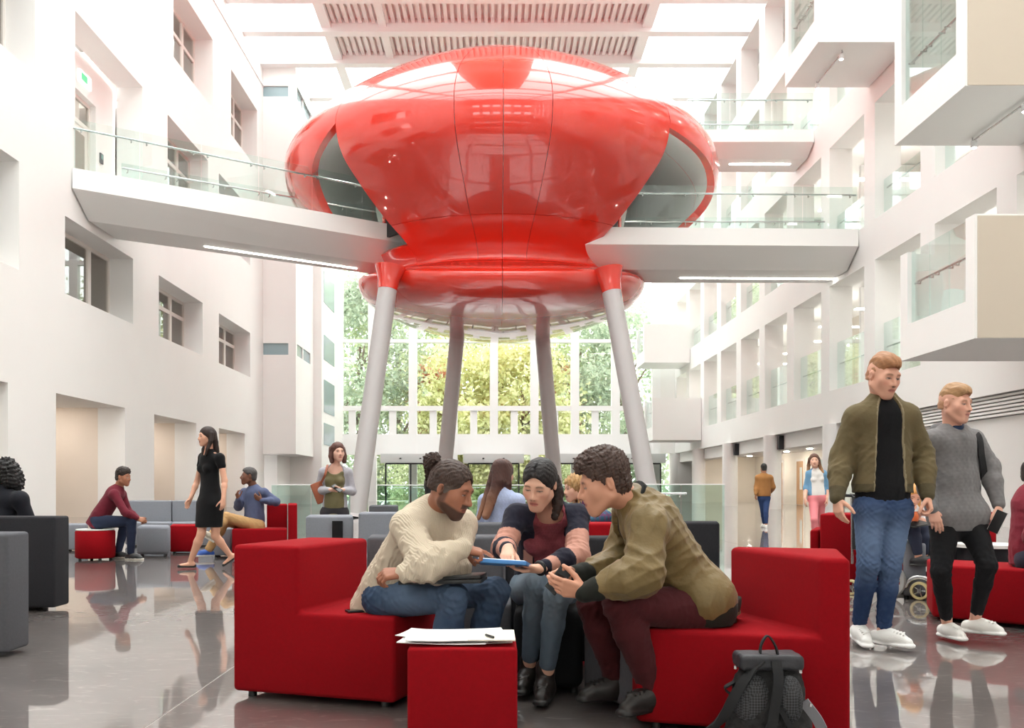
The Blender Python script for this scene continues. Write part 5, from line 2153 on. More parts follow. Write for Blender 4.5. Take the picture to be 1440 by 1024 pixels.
hb = hair_short(H3, 0.030, 0.010, 0.074, curls(7, 0.0050, 0.024), 0.012)
olive = solid((116, 97, 58), 0.14, 0.2)
make_person('seated man in an olive satin jacket and maroon trousers holding a phone', J, 1.06, 0.0049, H3, (206, 150, 124),
            [('hair', hb, CURL, solid((66, 46, 38), 0.35, 0.02))],
            [('jacket', jack, SATIN, olive), ('collar', rib2, CLOTH, solid((30, 30, 30))), ('cuff', rib, CLOTH, solid((36, 38, 34))), ('hem_band', hemr, CLOTH, solid((38, 38, 32))),
             ('t_shirt', tee, CLOTH, solid((24, 24, 26))), ('trousers', pants, CLOTH, solid((72, 28, 32), 0.08, 0.1))],
            ('high', (28, 23, 21), (22, 19, 19)), False,
            {'l': dict(d=P(775, 822, 4.0) - J['wl'], n=(-0.1, 0.8, 0.35), curl=(0.32, 0.4, 0.5, 0.55), thumb=0.5),
             'r': dict(d=P(768, 816, 4.08) - J['wr'], n=(-0.1, -0.75, -0.3), curl=(0.3, 0.4, 0.45, 0.5), thumb=0.5)},
            lip=(168, 92, 84), brow=(52, 36, 30), lids=0.8)

# ---- 4 walking man, olive jacket -----------------------------------------------------------
J = skel(pel=(1241, 706, 6.22), nb=(1241, 561, 6.24), sr=(1205, 588, 6.24), sl=(1275, 586, 6.22), er=(1183, 644, 6.28), wr=(1177, 700, 6.14),
         el=(1297, 640, 6.26), wl=(1304, 696, 6.14), hr=(1222, 718, 6.20), hl=(1261, 718, 6.20), kr=(1221, 794, 6.16), kl=(1251, 800, 6.18),
         ar=(1208, 880, 6.36), al=(1242, 886, 6.24), fr=(-0.05, -1, -0.12), fl=(0.62, -0.78, 0))
H4 = Head(P(1242, 529, 6.17), (0.28, -0.88, -0.34), (0.04, 0, 1), 1.12)
up, lat, fw = torso_axes(J)
jack = top_blob(J, 1.08, 0.028, 0.02, puff=0.010, arm=1.08, neck=0.062)
jack.disp.append(folds(31, 0.014, 0.10, [J['el'], J['er'], mid(J['pel'], J['nb'], 0.25)], 0.16, 0.35))
hem_cut(jack, J, 1.08, -0.055)
open_front(jack, J, 1.08, 0.075, 0.112, -0.012, 0.16)
wcol = Blob(0.01)
wcol.cap(J['nb'] - up * 0.055, J['nb'] + up * 0.012 - fw * 0.006, 0.094, 0.078)
wcol.ell(J['nb'] + fw * 0.10 - up * 0.02, (0.062, 0.07, 0.13), None, 0.01, 's')
wcol.cut(J['nb'] + up * 0.028, up + fw * 0.35)
zip_a, zip_b = J['nb'] + fw * 0.13 * 1.08 - lat * 0.012 - up * 0.02, J['pel'] + fw * 0.16 * 1.08 - lat * 0.012 - up * 0.2 * 1.08
jcol = banded(solid((104, 92, 66), 0.10, 0.15), (84, 76, 56), J, -0.055, 1.08)


def zipped(p):
    c = jcol(p)
    ab = zip_b - zip_a
    t = np.clip(((p - zip_a) @ ab) / (ab @ ab), 0, 1)
    d_ = np.linalg.norm(p - zip_a - t[:, None] * ab, axis=1) - (0.075 + 0.037 * t) * 1.08
    c[np.abs(d_) < 0.0045] = lc((150, 138, 112))
    return c


tee = top_blob(J, 1.08, 0.012, 0.03, (0, 0), neck=0.066)
tee.disp.append(folds(32, 0.006, 0.10))
hem_cut(tee, J, 1.08, 0.02)
jeans = pants_blob(J, 1.08, 0.010, cuff=0.04, slim=0.95, thigh=0.92, hips=0.95)
jeans.disp.append(folds(33, 0.015, 0.07, [J['kr'], J['kl'], J['ar'], J['al'], J['hl'], J['hr']], 0.12))
hb = hair_short(H4, 0.017, -0.001, 0.074, HN(8, 0.0035, 0.02), 0.010, -0.045)
make_person('tall man walking at right in an open olive jacket, black t-shirt and blue jeans', J, 1.08, 0.0058, H4, (224, 170, 146),
            [('hair', hb, HAIR, fade_hair(H4, (160, 112, 76), (200, 146, 118)))],
            [('jacket', jack, CLOTH, zipped), ('collar', wcol, CLOTH, solid((84, 76, 56))), ('t_shirt', tee, CLOTH, solid((20, 20, 22))), ('jeans', jeans, DENIM, denim_col(J, (44, 62, 96), (116, 138, 170)))],
            ('sneaker', (232, 232, 230), (240, 240, 240)), False,
            {'r': dict(d=(0.05, -0.25, -1), n=(0.85, 0.35, 0), curl=(0.35, 0.45, 0.5, 0.55), thumb=0.4),
             'l': dict(d=(0.10, -0.2, -1), n=(-0.85, 0.3, 0), curl=(0.9, 1.0, 1.0, 1.0), thumb=0.8)},
            lip=(186, 106, 98), brow=(120, 84, 60), lids=0.7, blush=0.25)

# ---- 5 walking man, grey hooded top ----------------------------------------------------------
J = skel(pel=(1346, 728, 6.54), nb=(1340, 601, 6.55), sr=(1312, 619, 6.52), sl=(1368, 619, 6.58), er=(1300, 668, 6.62), wr=(1310, 716, 6.44),
         el=(1391, 656, 6.56), wl=(1404, 709, 6.46), hr=(1329, 738, 6.52), hl=(1366, 737, 6.52), kr=(1323, 805, 6.42), kl=(1388, 795, 6.38),
         ar=(1332, 878, 6.58), al=(1371, 872, 6.52), fr=(0.15, -1, 0), fl=(0.72, -0.68, 0.0))
H5 = Head(P(1343, 568, 6.50), (0.48, -0.85, -0.18), (0.0, 0, 1), 1.05)
up, lat, fw = torso_axes(J)
hood = top_blob(J, 1.0, 0.022, 0.09, puff=0.010, arm=1.08, neck=0.052, cuff=0.06)
hood.ell(J['nb'] + fw * 0.09 + up * 0.03, (0.062, 0.07, 0.055), None, 0.02, 's')
hood.cap(J['nb'] - fw * 0.075 - up * 0.015 - lat * 0.06, J['nb'] - fw * 0.075 - up * 0.015 + lat * 0.06, 0.055, None, 0.02)
hood.cap(J['nb'] - lat * 0.085 - up * 0.015, J['nb'] + fw * 0.10 - up * 0.075, 0.032, 0.026, 0.02)
hood.cap(J['nb'] + lat * 0.085 - up * 0.015, J['nb'] + fw * 0.10 - up * 0.075, 0.032, 0.026, 0.02)
hood.disp.append(folds(41, 0.008, 0.10, [J['el'], J['er'], mid(J['pel'], J['nb'], 0.2)], 0.16, 0.35))
hood.cap(J['hl'] + np.array([0, 0, 0.06]), J['hr'] + np.array([0, 0, 0.06]), 0.122, None, 0.05)
hood.pr.insert(hood.ins, hood.pr.pop())
hood.ins += 1
hem_cut(hood, J, 1.0, 0.09)
pants = pants_blob(J, 1.0, 0.010, slim=0.92, cuff=0.07)
pants.disp.append(folds(42, 0.011, 0.06, [J['kr'], J['kl'], J['ar'], J['al']], 0.12))
gcol = Blob(0.01)
gcol.cap(J['nb'] - up * 0.05, J['nb'] + up * 0.005, 0.085, 0.068)
hb = hair_short(H5, 0.015, -0.001, 0.075, HN(10, 0.003, 0.02), 0.008, -0.045)
gman = make_person('man walking furthest right in a grey hooded top and black jeans', J, 1.0, 0.006, H5, (226, 172, 150),
                   [('hair', hb, HAIR, fade_hair(H5, (166, 128, 90), (206, 156, 128)))],
                   [('hoodie', hood, CLOTH, solid((122, 120, 121), 0.16, 0.03)), ('collar', gcol, CLOTH, solid((40, 56, 84))), ('jeans', pants, DENIM, solid((30, 30, 32), 0.1, 0.1))],
                   ('sneaker', (232, 230, 226), (240, 240, 238)), False,
                   {'r': dict(d=(0.18, -0.35, -1), n=(0.25, 0.9, -0.2), curl=(0.3, 0.35, 0.4, 0.45), thumb=0.3),
                    'l': dict(d=(0.05, -0.25, -1), n=(-0.75, 0.45, 0), curl=(0.8, 0.85, 0.85, 0.85), thumb=0.6)},
                   lip=(190, 116, 108), brow=(130, 98, 74), lids=0.5, blush=0.3)
G_J, G_ax = J, torso_axes(J)

# ---- 6 woman walking in the black dress --------------------------------------------------------
J = skel(pel=(296, 703, 12.3), nb=(294, 634, 12.3), sr=(286, 643, 12.42), sl=(309, 644, 12.18), er=(277, 678, 12.46), wr=(268, 701, 12.34),
         el=(316, 676, 12.16), wl=(314, 702, 12.08), hr=(288, 710, 12.36), hl=(303, 710, 12.24), kr=(283, 751, 12.26), kl=(303, 754, 12.30),
         ar=(268, 789, 12.30), al=(323, 780, 12.42), fr=(-0.9, -0.42, 0.03), fl=(-0.75, -0.30, -0.55), ul=(-0.5, -0.2, 0.8), ur=(0, 0, 1))
H6 = Head(P(291, 614, 12.25), (-0.80, -0.58, -0.10), (0, 0, 1), 1.02)
up, lat, fw = torso_axes(J)
dress = top_blob(J, 1.0, 0.015, 0.05, (0.17, 0.17), True, arm=1.04, bust=0.95, waist=0.86, k=0.03)
for q in 'lr':
    e = mid(J['h' + q], J['k' + q], 0.70)
    dress.cap(J['h' + q], e, 0.105, 0.088, 0.08)
dress.cap(J['pel'] - up * 0.02, mid(mid(J['hl'], J['hr']), mid(J['kl'], J['kr']), 0.70), 0.14, 0.115, 0.05)
dress.ell(J['nb'] + fw * 0.07, (0.05, 0.06, 0.06), None, 0.01, 's')
dress.cut(mid(mid(J['hl'], J['hr']), mid(J['kl'], J['kr']), 0.74), (0, 0, -1))
hb = hair_cap(H6, 0.07, 0.010, False, 0.068, 0.0)
for sx in (-1, 1):
    strands(hb, [H6.g(sx * 0.068, -0.03, 0.03), H6.g(sx * 0.080, -0.01, -0.07), H6.g(sx * 0.075, 0.035, -0.16), H6.g(sx * 0.060, 0.06, -0.23)], 0.034, 0.018)
strands(hb, [H6.g(0, -0.08, 0.03), H6.g(0, -0.095, -0.08), H6.g(0, -0.105, -0.20)], 0.05, 0.035)
make_person('woman with long dark hair walking left in a short sleeved black dress', J, 1.0, 0.0095, H6, (222, 168, 142),
            [('hair', hb, HAIR, solid((44, 30, 26), 0.3, 0.03))], [('dress', dress, CLOTH, solid((20, 20, 22)))],
            ('flat', (22, 22, 24), (20, 20, 20)), True,
            {'r': dict(d=(-0.35, -0.2, -0.9), n=(0.5, -0.6, -0.3), curl=(0.3, 0.35, 0.4, 0.4)), 'l': dict(d=(-0.05, -0.1, -1), n=(-0.6, 0.7, 0), curl=(0.35, 0.4, 0.4, 0.45))},
            lip=(180, 90, 84), brow=(50, 34, 28))

# ---- 7 man in maroon on the round stool ----------------------------------------------------------
J = skel(pel=(138, 731, 13.90), nb=(167, 686, 13.95), sr=(161, 696, 13.78), sl=(171, 695, 14.12), er=(176, 721, 13.70), wr=(193, 729, 13.78),
         el=(180, 719, 14.14), wl=(195, 730, 13.98), hr=(139, 734, 13.82), hl=(141, 734, 14.04), kr=(185, 733, 13.78), kl=(176, 735, 14.10),
         ar=(184, 779, 13.85), al=(166, 777, 14.10), fr=(1, -0.1, 0), fl=(1, -0.1, 0))
H7 = Head(P(173, 671, 13.93), (0.94, -0.20, -0.14), (0, 0, 1), 1.05)
shirt = top_blob(J, 1.0, 0.020, 0.08, arm=1.0)
shirt.disp.append(folds(51, 0.010, 0.12, [J['er'], J['pel']], 0.2))
hem_cut(shirt, J, 1.0, 0.12)
pants = pants_blob(J, 1.0, 0.014, cuff=0.03)
make_person('man in a maroon shirt and navy trousers seated on the round red stool', J, 1.0, 0.0105, H7, (170, 116, 90),
            [('hair', hair_short(H7, 0.026, 0.006, 0.070, curls(12, 0.006, 0.03), 0.01), CURL, solid((48, 36, 30), 0.3, 0.03))],
            [('shirt', shirt, CLOTH, solid((104, 32, 46), 0.08, 0.1)), ('trousers', pants, CLOTH, solid((40, 48, 70), 0.08, 0.1))],
            ('sneaker', (44, 44, 46), (225, 220, 210)), False,
            {'r': dict(d=(0.8, 0.15, -0.35), n=(0.1, 0.7, -0.5), curl=(0.6, 0.65, 0.7, 0.7)), 'l': dict(d=(0.8, -0.4, -0.35), n=(0, -0.7, -0.4), curl=(0.6, 0.65, 0.7, 0.7))})

# ---- 8 man in the blue shirt, legs crossed -----------------------------------------------------------
J = skel(pel=(358, 737, 14.10), nb=(357, 686, 14.15), sr=(344, 693, 14.28), sl=(371, 693, 14.02), er=(335, 713, 14.12), wr=(335, 702, 13.94),
         el=(388, 706, 14.06), wl=(368, 704, 13.84), hr=(351, 740, 14.18), hl=(362, 741, 14.00), kr=(317, 733, 13.98), kl=(318, 727, 13.80),
         ar=(299, 764, 13.72), al=(298, 752, 13.62), fr=(-0.85, -0.4, 0), fl=(-0.55, -0.5, 0.45), ul=(0.4, 0.1, 0.9), ur=(0, 0, 1))
J['ar'] = P(293, 774, 13.9)
H8 = Head(P(350, 670, 14.10), (-0.92, -0.30, 0.02), (0, 0, 1), 1.05)
shirt = top_blob(J, 1.02, 0.020, 0.06, puff=0.008)
shirt.disp.append(folds(61, 0.010, 0.11, [J['er'], J['el'], J['pel']], 0.2))
hem_cut(shirt, J, 1.0, 0.08)
pants = pants_blob(J, 1.0, 0.018, cuff=0.02, slim=1.08)
pants.disp.append(folds(62, 0.009, 0.10, [J['kr'], J['kl'], J['hl']], 0.2))
make_person('man in a blue shirt and khaki trousers seated with legs crossed at left', J, 1.0, 0.0105, H8, (118, 76, 58),
            [('hair', hair_short(H8, 0.010, 0.004, 0.074, curls(13, 0.003, 0.03)), CURL, solid((70, 66, 66), 0.3, 0.03))],
            [('shirt', shirt, CLOTH, solid((84, 92, 122), 0.08, 0.06)), ('trousers', pants, CLOTH, solid((186, 148, 102), 0.06, 0.1))],
            {'l': ('sneaker', (176, 166, 150), (228, 224, 214)), 'r': ('sneaker', (40, 84, 168), (232, 230, 226))}, False,
            {'r': dict(d=(-0.1, -0.3, 0.9), n=(0.8, -0.3, 0.1), curl=(0.7, 0.75, 0.8, 0.8)), 'l': dict(d=(-0.7, -0.2, 0.45), n=(0.1, 0.8, 0.2), curl=(0.6, 0.65, 0.7, 0.7))},
            lip=(110, 62, 54), brow=(40, 32, 30))

# ---- 9 standing woman in the olive top ---------------------------------------------------------------------
J = skel(pel=(471, 716, 12.3), nb=(472, 655, 12.32), sr=(455, 664, 12.32), sl=(489, 664, 12.32), er=(447, 690, 12.36), wr=(466, 689, 12.06),
         el=(495, 691, 12.36), wl=(481, 689, 12.06), hr=(461, 722, 12.3), hl=(480, 722, 12.3), kr=(462, 760, 12.26), kl=(480, 760, 12.3),
         ar=(463, 791, 12.34), al=(480, 791, 12.34), fr=(-0.1, -1, 0), fl=(0.2, -1, 0))
H9 = Head(P(475, 636, 12.26), (0.45, -0.88, -0.06), (0, 0, 1), 1.02)
up, lat, fw = torso_axes(J)
ol = top_blob(J, 0.95, 0.016, 0.10, (0, 0), True, bust=1.0)
ol.ell(J['nb'] + fw * 0.07 - up * 0.02, (0.10, 0.10, 0.10), None, 0.01, 's')
ol.cut(J['nb'] - up * 0.075, up)
hem_cut(ol, J, 0.95, 0.14)
cg = top_blob(J, 0.95, 0.018, 0.02, (0.95, 0.95), True, puff=0.010)
open_front(cg, J, 0.95, 0.12, 0.145, 0, 0.13)
hem_cut(cg, J, 0.95, 0.02)
pants = pants_blob(J, 0.95, 0.012)
hb = hair_cap(H9, 0.07, 0.012, False, 0.066, -0.02)
for sx in (-1, 1):
    strands(hb, [H9.g(sx * 0.070, -0.03, 0.04), H9.g(sx * 0.085, 0.0, -0.05), H9.g(sx * 0.080, 0.02, -0.115)], 0.038, 0.030)
strands(hb, [H9.g(0, -0.08, 0.03), H9.g(0, -0.09, -0.10)], 0.055, 0.045)
make_person('woman with a brown bob standing in an olive top and grey cardigan', J, 0.95, 0.0095, H9, (226, 178, 158),
            [('hair', hb, HAIR, solid((84, 50, 42), 0.25, 0.03))],
            [('top', ol, SATIN, solid((104, 96, 62), 0.08, 0.08)), ('cardigan', cg, CLOTH, solid((172, 170, 178), 0.06, 0.04)), ('trousers', pants, CLOTH, solid((52, 50, 54)))],
            ('flat', (40, 36, 36), (30, 28, 28)), True,
            {'r': dict(d=(0.85, -0.3, -0.1), n=(0, 0.3, 0.9), curl=(0.7, 0.7, 0.7, 0.7)), 'l': dict(d=(-0.85, -0.3, -0.1), n=(0, 0.3, 0.9), curl=(0.7, 0.7, 0.7, 0.7))},
            lip=(186, 90, 90), brow=(70, 46, 38))

# ---- 10 long haired woman seen from behind ------------------------------------------------------------------
J = skel(pel=(706, 748, 8.35), nb=(703, 692, 8.3), sr=(728, 704, 8.22), sl=(682, 704, 8.40), er=(735, 742, 8.2), wr=(728, 752, 8.45),
         el=(676, 742, 8.45), wl=(690, 755, 8.65), hr=(718, 757, 8.36), hl=(695, 757, 8.44), kr=(722, 757, 8.78), kl=(702, 757, 8.84),
         ar=(722, 826, 8.85), al=(702, 826, 8.9), fr=(0.1, 1, 0), fl=(0.1, 1, 0))
H10 = Head(P(708, 667, 8.36), (0.42, 0.88, -0.12), (0, 0, 1), 1.0)
shirt = top_blob(J, 0.95, 0.018, 0.08, (1, 1), True, puff=0.01)
hem_cut(shirt, J, 0.95, 0.12)
hb = hair_cap(H10, 0.07, 0.016, False, 0.066, -0.03)
strands(hb, [H10.g(0.0, -0.075, 0.05), H10.g(0.01, -0.10, -0.08), H10.g(-0.03, -0.13, -0.22), H10.g(-0.075, -0.15, -0.38)], 0.075, 0.035)
strands(hb, [H10.g(0.05, -0.05, 0.02), H10.g(0.075, -0.06, -0.10), H10.g(0.085, -0.05, -0.20)], 0.045, 0.022)
strands(hb, [H10.g(-0.055, -0.05, 0.03), H10.g(-0.085, -0.07, -0.10), H10.g(-0.115, -0.11, -0.25), H10.g(-0.15, -0.14, -0.40)], 0.045, 0.020)
hb.disp.append(folds(71, 0.010, 0.035, None, axis=(1.5, 0, 0)))


def lh(p):
    q = H10.loc(p)
    return mixcol(solid((70, 40, 34), 0.3, 0.02)(p), lc((158, 112, 86)), np.clip((-q[:, 2] - 0.12) / 0.25, 0, 0.8))


make_person('woman with very long brown hair in a pale blue blouse seen from behind', J, 0.95, 0.0075, H10, (222, 176, 152), [('hair', hb, HAIR, lh)],
            [('blouse', shirt, CLOTH, solid((170, 182, 214), 0.16, 0.02)), ('trousers', pants_blob(J, 0.95, 0.012), CLOTH, solid((60, 62, 76)))],
            ('sneaker', (60, 60, 66), (200, 200, 200)), True)

# ---- 11 dark haired person behind the bun ---------------------------------------------------------------------
J = skel(pel=(606, 745, 9.4), nb=(610, 706, 9.35), sr=(627, 714, 9.3), sl=(593, 714, 9.4), er=(630, 738, 9.3), wr=(624, 745, 9.55),
         el=(590, 738, 9.4), wl=(596, 745, 9.65), hr=(614, 752, 9.4), hl=(598, 752, 9.4), kr=(616, 752, 9.85), kl=(598, 752, 9.85),
         ar=(616, 811, 9.95), al=(598, 811, 9.95), fr=(0, 1, 0), fl=(0, 1, 0))
H11 = Head(P(609, 684, 9.38), (0.2, 0.95, -0.1), (0, 0, 1), 0.95)
hb = hair_cap(H11, 0.07, 0.014, False, 0.066, -0.03)
strands(hb, [H11.g(0, -0.08, 0.0), H11.g(0, -0.09, -0.12)], 0.07, 0.05)
shirt = top_blob(J, 0.95, 0.018, 0.08, (1, 1), True)
hem_cut(shirt, J, 0.95, 0.12)
make_person('black haired person mostly hidden behind the man with the bun', J, 0.95, 0.009, H11, (180, 130, 108), [('hair', hb, HAIR, solid((22, 20, 22)))],
            [('jumper', shirt, CLOTH, solid((40, 40, 44))), ('trousers', pants_blob(J, 0.95, 0.012), CLOTH, solid((50, 50, 60)))], ('sneaker', (60, 60, 66), (200, 200, 200)), True)

# ---- 12 blond curly woman in teal check ---------------------------------------------------------------------------
J = skel(pel=(832, 750, 8.5), nb=(827, 702, 8.5), sr=(826, 712, 8.62), sl=(836, 714, 8.32), er=(840, 734, 8.5), wr=(826, 738, 8.3),
         el=(852, 728, 8.12), wl=(831, 732, 7.98), hr=(830, 758, 8.6), hl=(832, 758, 8.4), kr=(800, 757, 8.6), kl=(800, 757, 8.4),
         ar=(800, 826, 8.65), al=(796, 826, 8.45), fr=(-1, 0, 0), fl=(-1, 0, 0))
H12 = Head(P(809, 687, 8.5), (-0.90, -0.35, -0.15), (0, 0, 1), 0.98)
hb = hair_cap(H12, 0.07, 0.018, False, 0.066, -0.03)
strands(hb, [H12.g(0.03, -0.06, 0.02), H12.g(0.05, -0.05, -0.12), H12.g(0.04, 0.02, -0.22)], 0.06, 0.05)
strands(hb, [H12.g(-0.05, -0.05, 0.02), H12.g(-0.07, -0.03, -0.12), H12.g(-0.06, 0.04, -0.22)], 0.05, 0.04)
hb.disp.append(curls(15, 0.010, 0.04))
shirt = top_blob(J, 0.95, 0.020, 0.08, (1, 1), True, puff=0.01)
hem_cut(shirt, J, 0.95, 0.12)


def plaid(p):
    c = np.tile(lc((48, 84, 108)), (len(p), 1))
    w = (np.sin(p[:, 2] * 110) > 0.55) | (np.sin((p[:, 0] + p[:, 1]) * 90) > 0.6)
    c[w] = lc((96, 58, 92))
    return c


make_person('woman with curly blond hair in a teal checked shirt leaning on the red seat back', J, 0.95, 0.0085, H12, (226, 176, 152), [('hair', hb, CURL, solid((176, 138, 90), 0.4, 0.03))],
            [('shirt', shirt, CLOTH, plaid), ('trousers', pants_blob(J, 0.95, 0.012), CLOTH, solid((60, 66, 90)))], ('sneaker', (60, 60, 66), (200, 200, 200)), True,
            {'l': dict(d=(-0.9, -0.2, -0.1), n=(0, 0.2, -1), curl=(0.3, 0.3, 0.3, 0.3)), 'r': dict(d=(-0.9, -0.2, -0.1), n=(0, 0.2, -1), curl=(0.3, 0.3, 0.3, 0.3))})

# ---- 13 curly haired woman at the left edge -----------------------------------------------------------------------------
J = skel(pel=(2, 748, 9.35), nb=(3, 692, 9.35), sr=(28, 702, 9.25), sl=(-22, 703, 9.45), er=(43, 740, 9.3), wr=(32, 748, 9.55),
         el=(-32, 742, 9.5), wl=(-20, 748, 9.75), hr=(14, 756, 9.4), hl=(-10, 756, 9.45), kr=(18, 756, 9.85), kl=(-8, 756, 9.9),
         ar=(18, 812, 9.95), al=(-8, 812, 9.95), fr=(0, 1, 0), fl=(0, 1, 0))
H13 = Head(P(9, 666, 9.38), (-0.30, 0.92, -0.1), (0, 0, 1), 1.0)
hb = hair_cap(H13, 0.07, 0.028, False, 0.066, -0.05)
strands(hb, [H13.g(0.02, -0.09, 0.02), H13.g(0.05, -0.10, -0.08), H13.g(0.11, -0.07, -0.125)], 0.085, 0.05)
strands(hb, [H13.g(0.08, -0.03, 0.03), H13.g(0.11, -0.04, -0.07)], 0.05, 0.05)
strands(hb, [H13.g(-0.06, -0.05, 0.03), H13.g(-0.08, -0.06, -0.07)], 0.06, 0.05)
hb.disp.append(curls(16, 0.016, 0.05))
shirt = top_blob(J, 1.05, 0.034, 0.08, (1, 1), True, puff=0.004, arm=1.0)
hem_cut(shirt, J, 1.05, 0.12)
make_person('curly black haired woman in a black top seen from behind at the left edge', J, 1.05, 0.0085, H13, (176, 122, 98), [('hair', hb, CURL, solid((28, 25, 26), 0.35, 0.03))],
            [('top', shirt, CLOTH, solid((34, 35, 42))), ('trousers', pants_blob(J, 1.0, 0.012), CLOTH, solid((40, 40, 50)))], ('sneaker', (60, 60, 66), (200, 200, 200)), True)

# ---- 14 man in the brown jacket walking away -------------------------------------------------------------------------------
J = skel(pel=(1074, 697, 24.6), nb=(1074, 668, 24.6), sr=(1083, 672, 24.6), sl=(1066, 672, 24.6), er=(1087, 685, 24.6), wr=(1084, 692, 24.9),
         el=(1064, 685, 24.6), wl=(1063, 695, 24.5), hr=(1078, 701, 24.6), hl=(1071, 701, 24.6), kr=(1077, 720, 24.5), kl=(1073, 720, 24.7),
         ar=(1077.5, 738, 24.5), al=(1074.5, 737, 24.9), fr=(0.1, 1, 0), fl=(-0.1, 1, 0))
H14 = Head(P(1074, 659, 24.6), (0.05, 1, -0.05), (0, 0, 1), 1.0)
jk = top_blob(J, 1.0, 0.030, 0.02, puff=0.01)
hem_cut(jk, J, 1.0, 0.02)
make_person('man in a brown jacket and blue jeans walking away past the white columns', J, 1.0, 0.014, H14, (176, 124, 96), [('hair', hair_short(H14, 0.014, 0.006), CURL, solid((28, 24, 22)))],
            [('jacket', jk, CLOTH, solid((160, 112, 66), 0.06, 0.1)), ('jeans', pants_blob(J, 0.95, 0.012), DENIM, solid((52, 70, 110)))], ('sneaker', (226, 224, 220), (236, 236, 234)), False,
            {'l': dict(d=(0, 0.1, -1), n=(0.8, 0.3, 0)), 'r': dict(d=(0.2, 0.9, 0.1), n=(-0.8, 0, 0))})

# ---- 15 woman in pink trousers --------------------------------------------------------------------------------------------------
J = skel(pel=(1149, 698, 17.4), nb=(1147, 661, 17.4), sr=(1138, 666, 17.4), sl=(1158, 666, 17.4), er=(1134, 686, 17.45), wr=(1132, 702, 17.3),
         el=(1163, 686, 17.45), wl=(1163, 702, 17.3), hr=(1144, 703, 17.4), hl=(1154, 703, 17.4), kr=(1145, 731, 17.2), kl=(1154, 731, 17.5),
         ar=(1147, 760, 17.3), al=(1156, 757, 17.7), fr=(-0.1, -1, 0), fl=(0, -1, 0))
H15 = Head(P(1145, 648, 17.35), (-0.25, -0.95, 0.0), (0, 0, 1), 1.04)
top = top_blob(J, 0.98, 0.014, 0.05, (0, 0), True, bust=0.75)
hem_cut(top, J, 0.98, 0.03)
dj = top_blob(J, 0.98, 0.018, 0.0, (0.62, 0.62), True, puff=0.012)
open_front(dj, J, 0.98, 0.11, 0.135, 0, 0.14)
hem_cut(dj, J, 0.98, -0.02)
hb = hair_cap(H15, 0.07, 0.012, False, 0.066, -0.02)
for sx in (-1, 1):
    strands(hb, [H15.g(sx * 0.07, -0.03, 0.03), H15.g(sx * 0.090, -0.02, -0.08), H15.g(sx * 0.12 - 0.02, -0.03, -0.20)], 0.035, 0.030)
strands(hb, [H15.g(0, -0.08, 0.03), H15.g(-0.03, -0.10, -0.20)], 0.06, 0.05)


def ombre(p):
    q = H15.loc(p)
    return mixcol(solid((92, 62, 48), 0.2, 0.04)(p), lc((196, 150, 108)), np.clip((-q[:, 2] - 0.04) / 0.15, 0, 1))


make_person('woman in pink trousers and open denim shirt walking in the background', J, 0.98, 0.012, H15, (226, 176, 152), [('hair', hb, HAIR, ombre)],
            [('top', top, CLOTH, solid((236, 232, 228))), ('denim_shirt', dj, DENIM, solid((118, 162, 196), 0.06, 0.1)), ('trousers', pants_blob(J, 0.98, 0.010, hips=1.05), CLOTH, solid((228, 136, 142)))],
            ('sneaker', (210, 200, 196), (230, 228, 226)), True,
            {'l': dict(d=(0, -0.1, -1), n=(-0.8, 0.3, 0)), 'r': dict(d=(0, -0.1, -1), n=(0.8, 0.3, 0))})

# ---- 16 blond woman in the electric wheelchair -----------------------------------------------------------------------------------------
J = skel(pel=(1256, 742, 9.3), nb=(1278, 713, 9.15), sr=(1270, 717, 9.0), sl=(1296, 716, 9.28), er=(1272, 738, 9.0), wr=(1283, 727, 8.82),
         el=(1300, 735, 9.28), wl=(1288, 729, 8.95), hr=(1254, 748, 9.2), hl=(1262, 748, 9.42), kr=(1284, 744, 8.95), kl=(1296, 742, 9.1),
         ar=(1292, 784, 8.95), al=(1300, 784, 9.1), fr=(0.8, -0.6, 0), fl=(0.8, -0.6, 0))
H16 = Head(P(1283, 697, 9.08), (-0.1, -0.85, -0.45), (0.2, 0, 1), 0.92)
hb = hair_cap(H16, 0.07, 0.014, False, 0.066, -0.02)
for sx in (-1, 1):
    strands(hb, [H16.g(sx * 0.07, -0.03, 0.03), H16.g(sx * 0.085, 0.0, -0.10), H16.g(sx * 0.07, 0.04, -0.16)], 0.038, 0.024)
shirt = top_blob(J, 0.9, 0.018, 0.06, (0.7, 0.7), True)
hem_cut(shirt, J, 0.9, 0.08)
WCJ = J
make_person('blond woman in a white top seated in the electric wheelchair', J, 0.92, 0.0085, H16, (226, 170, 146), [('hair', hb, HAIR, solid((214, 156, 92), 0.25, 0.03))],
            [('top', shirt, CLOTH, solid((232, 228, 230))), ('jeans', pants_blob(J, 0.9, 0.012), DENIM, solid((58, 64, 82), 0.1, 0.1))], ('sneaker', (40, 40, 44), (60, 60, 60)), True,
            {'r': dict(d=(0.4, -0.6, 0.3), n=(0.3, 0.4, 0.6), curl=(0.7, 0.7, 0.7, 0.7)), 'l': dict(d=(-0.2, -0.8, 0.0), n=(-0.5, 0.2, 0.6), curl=(0.7, 0.7, 0.7, 0.7))})

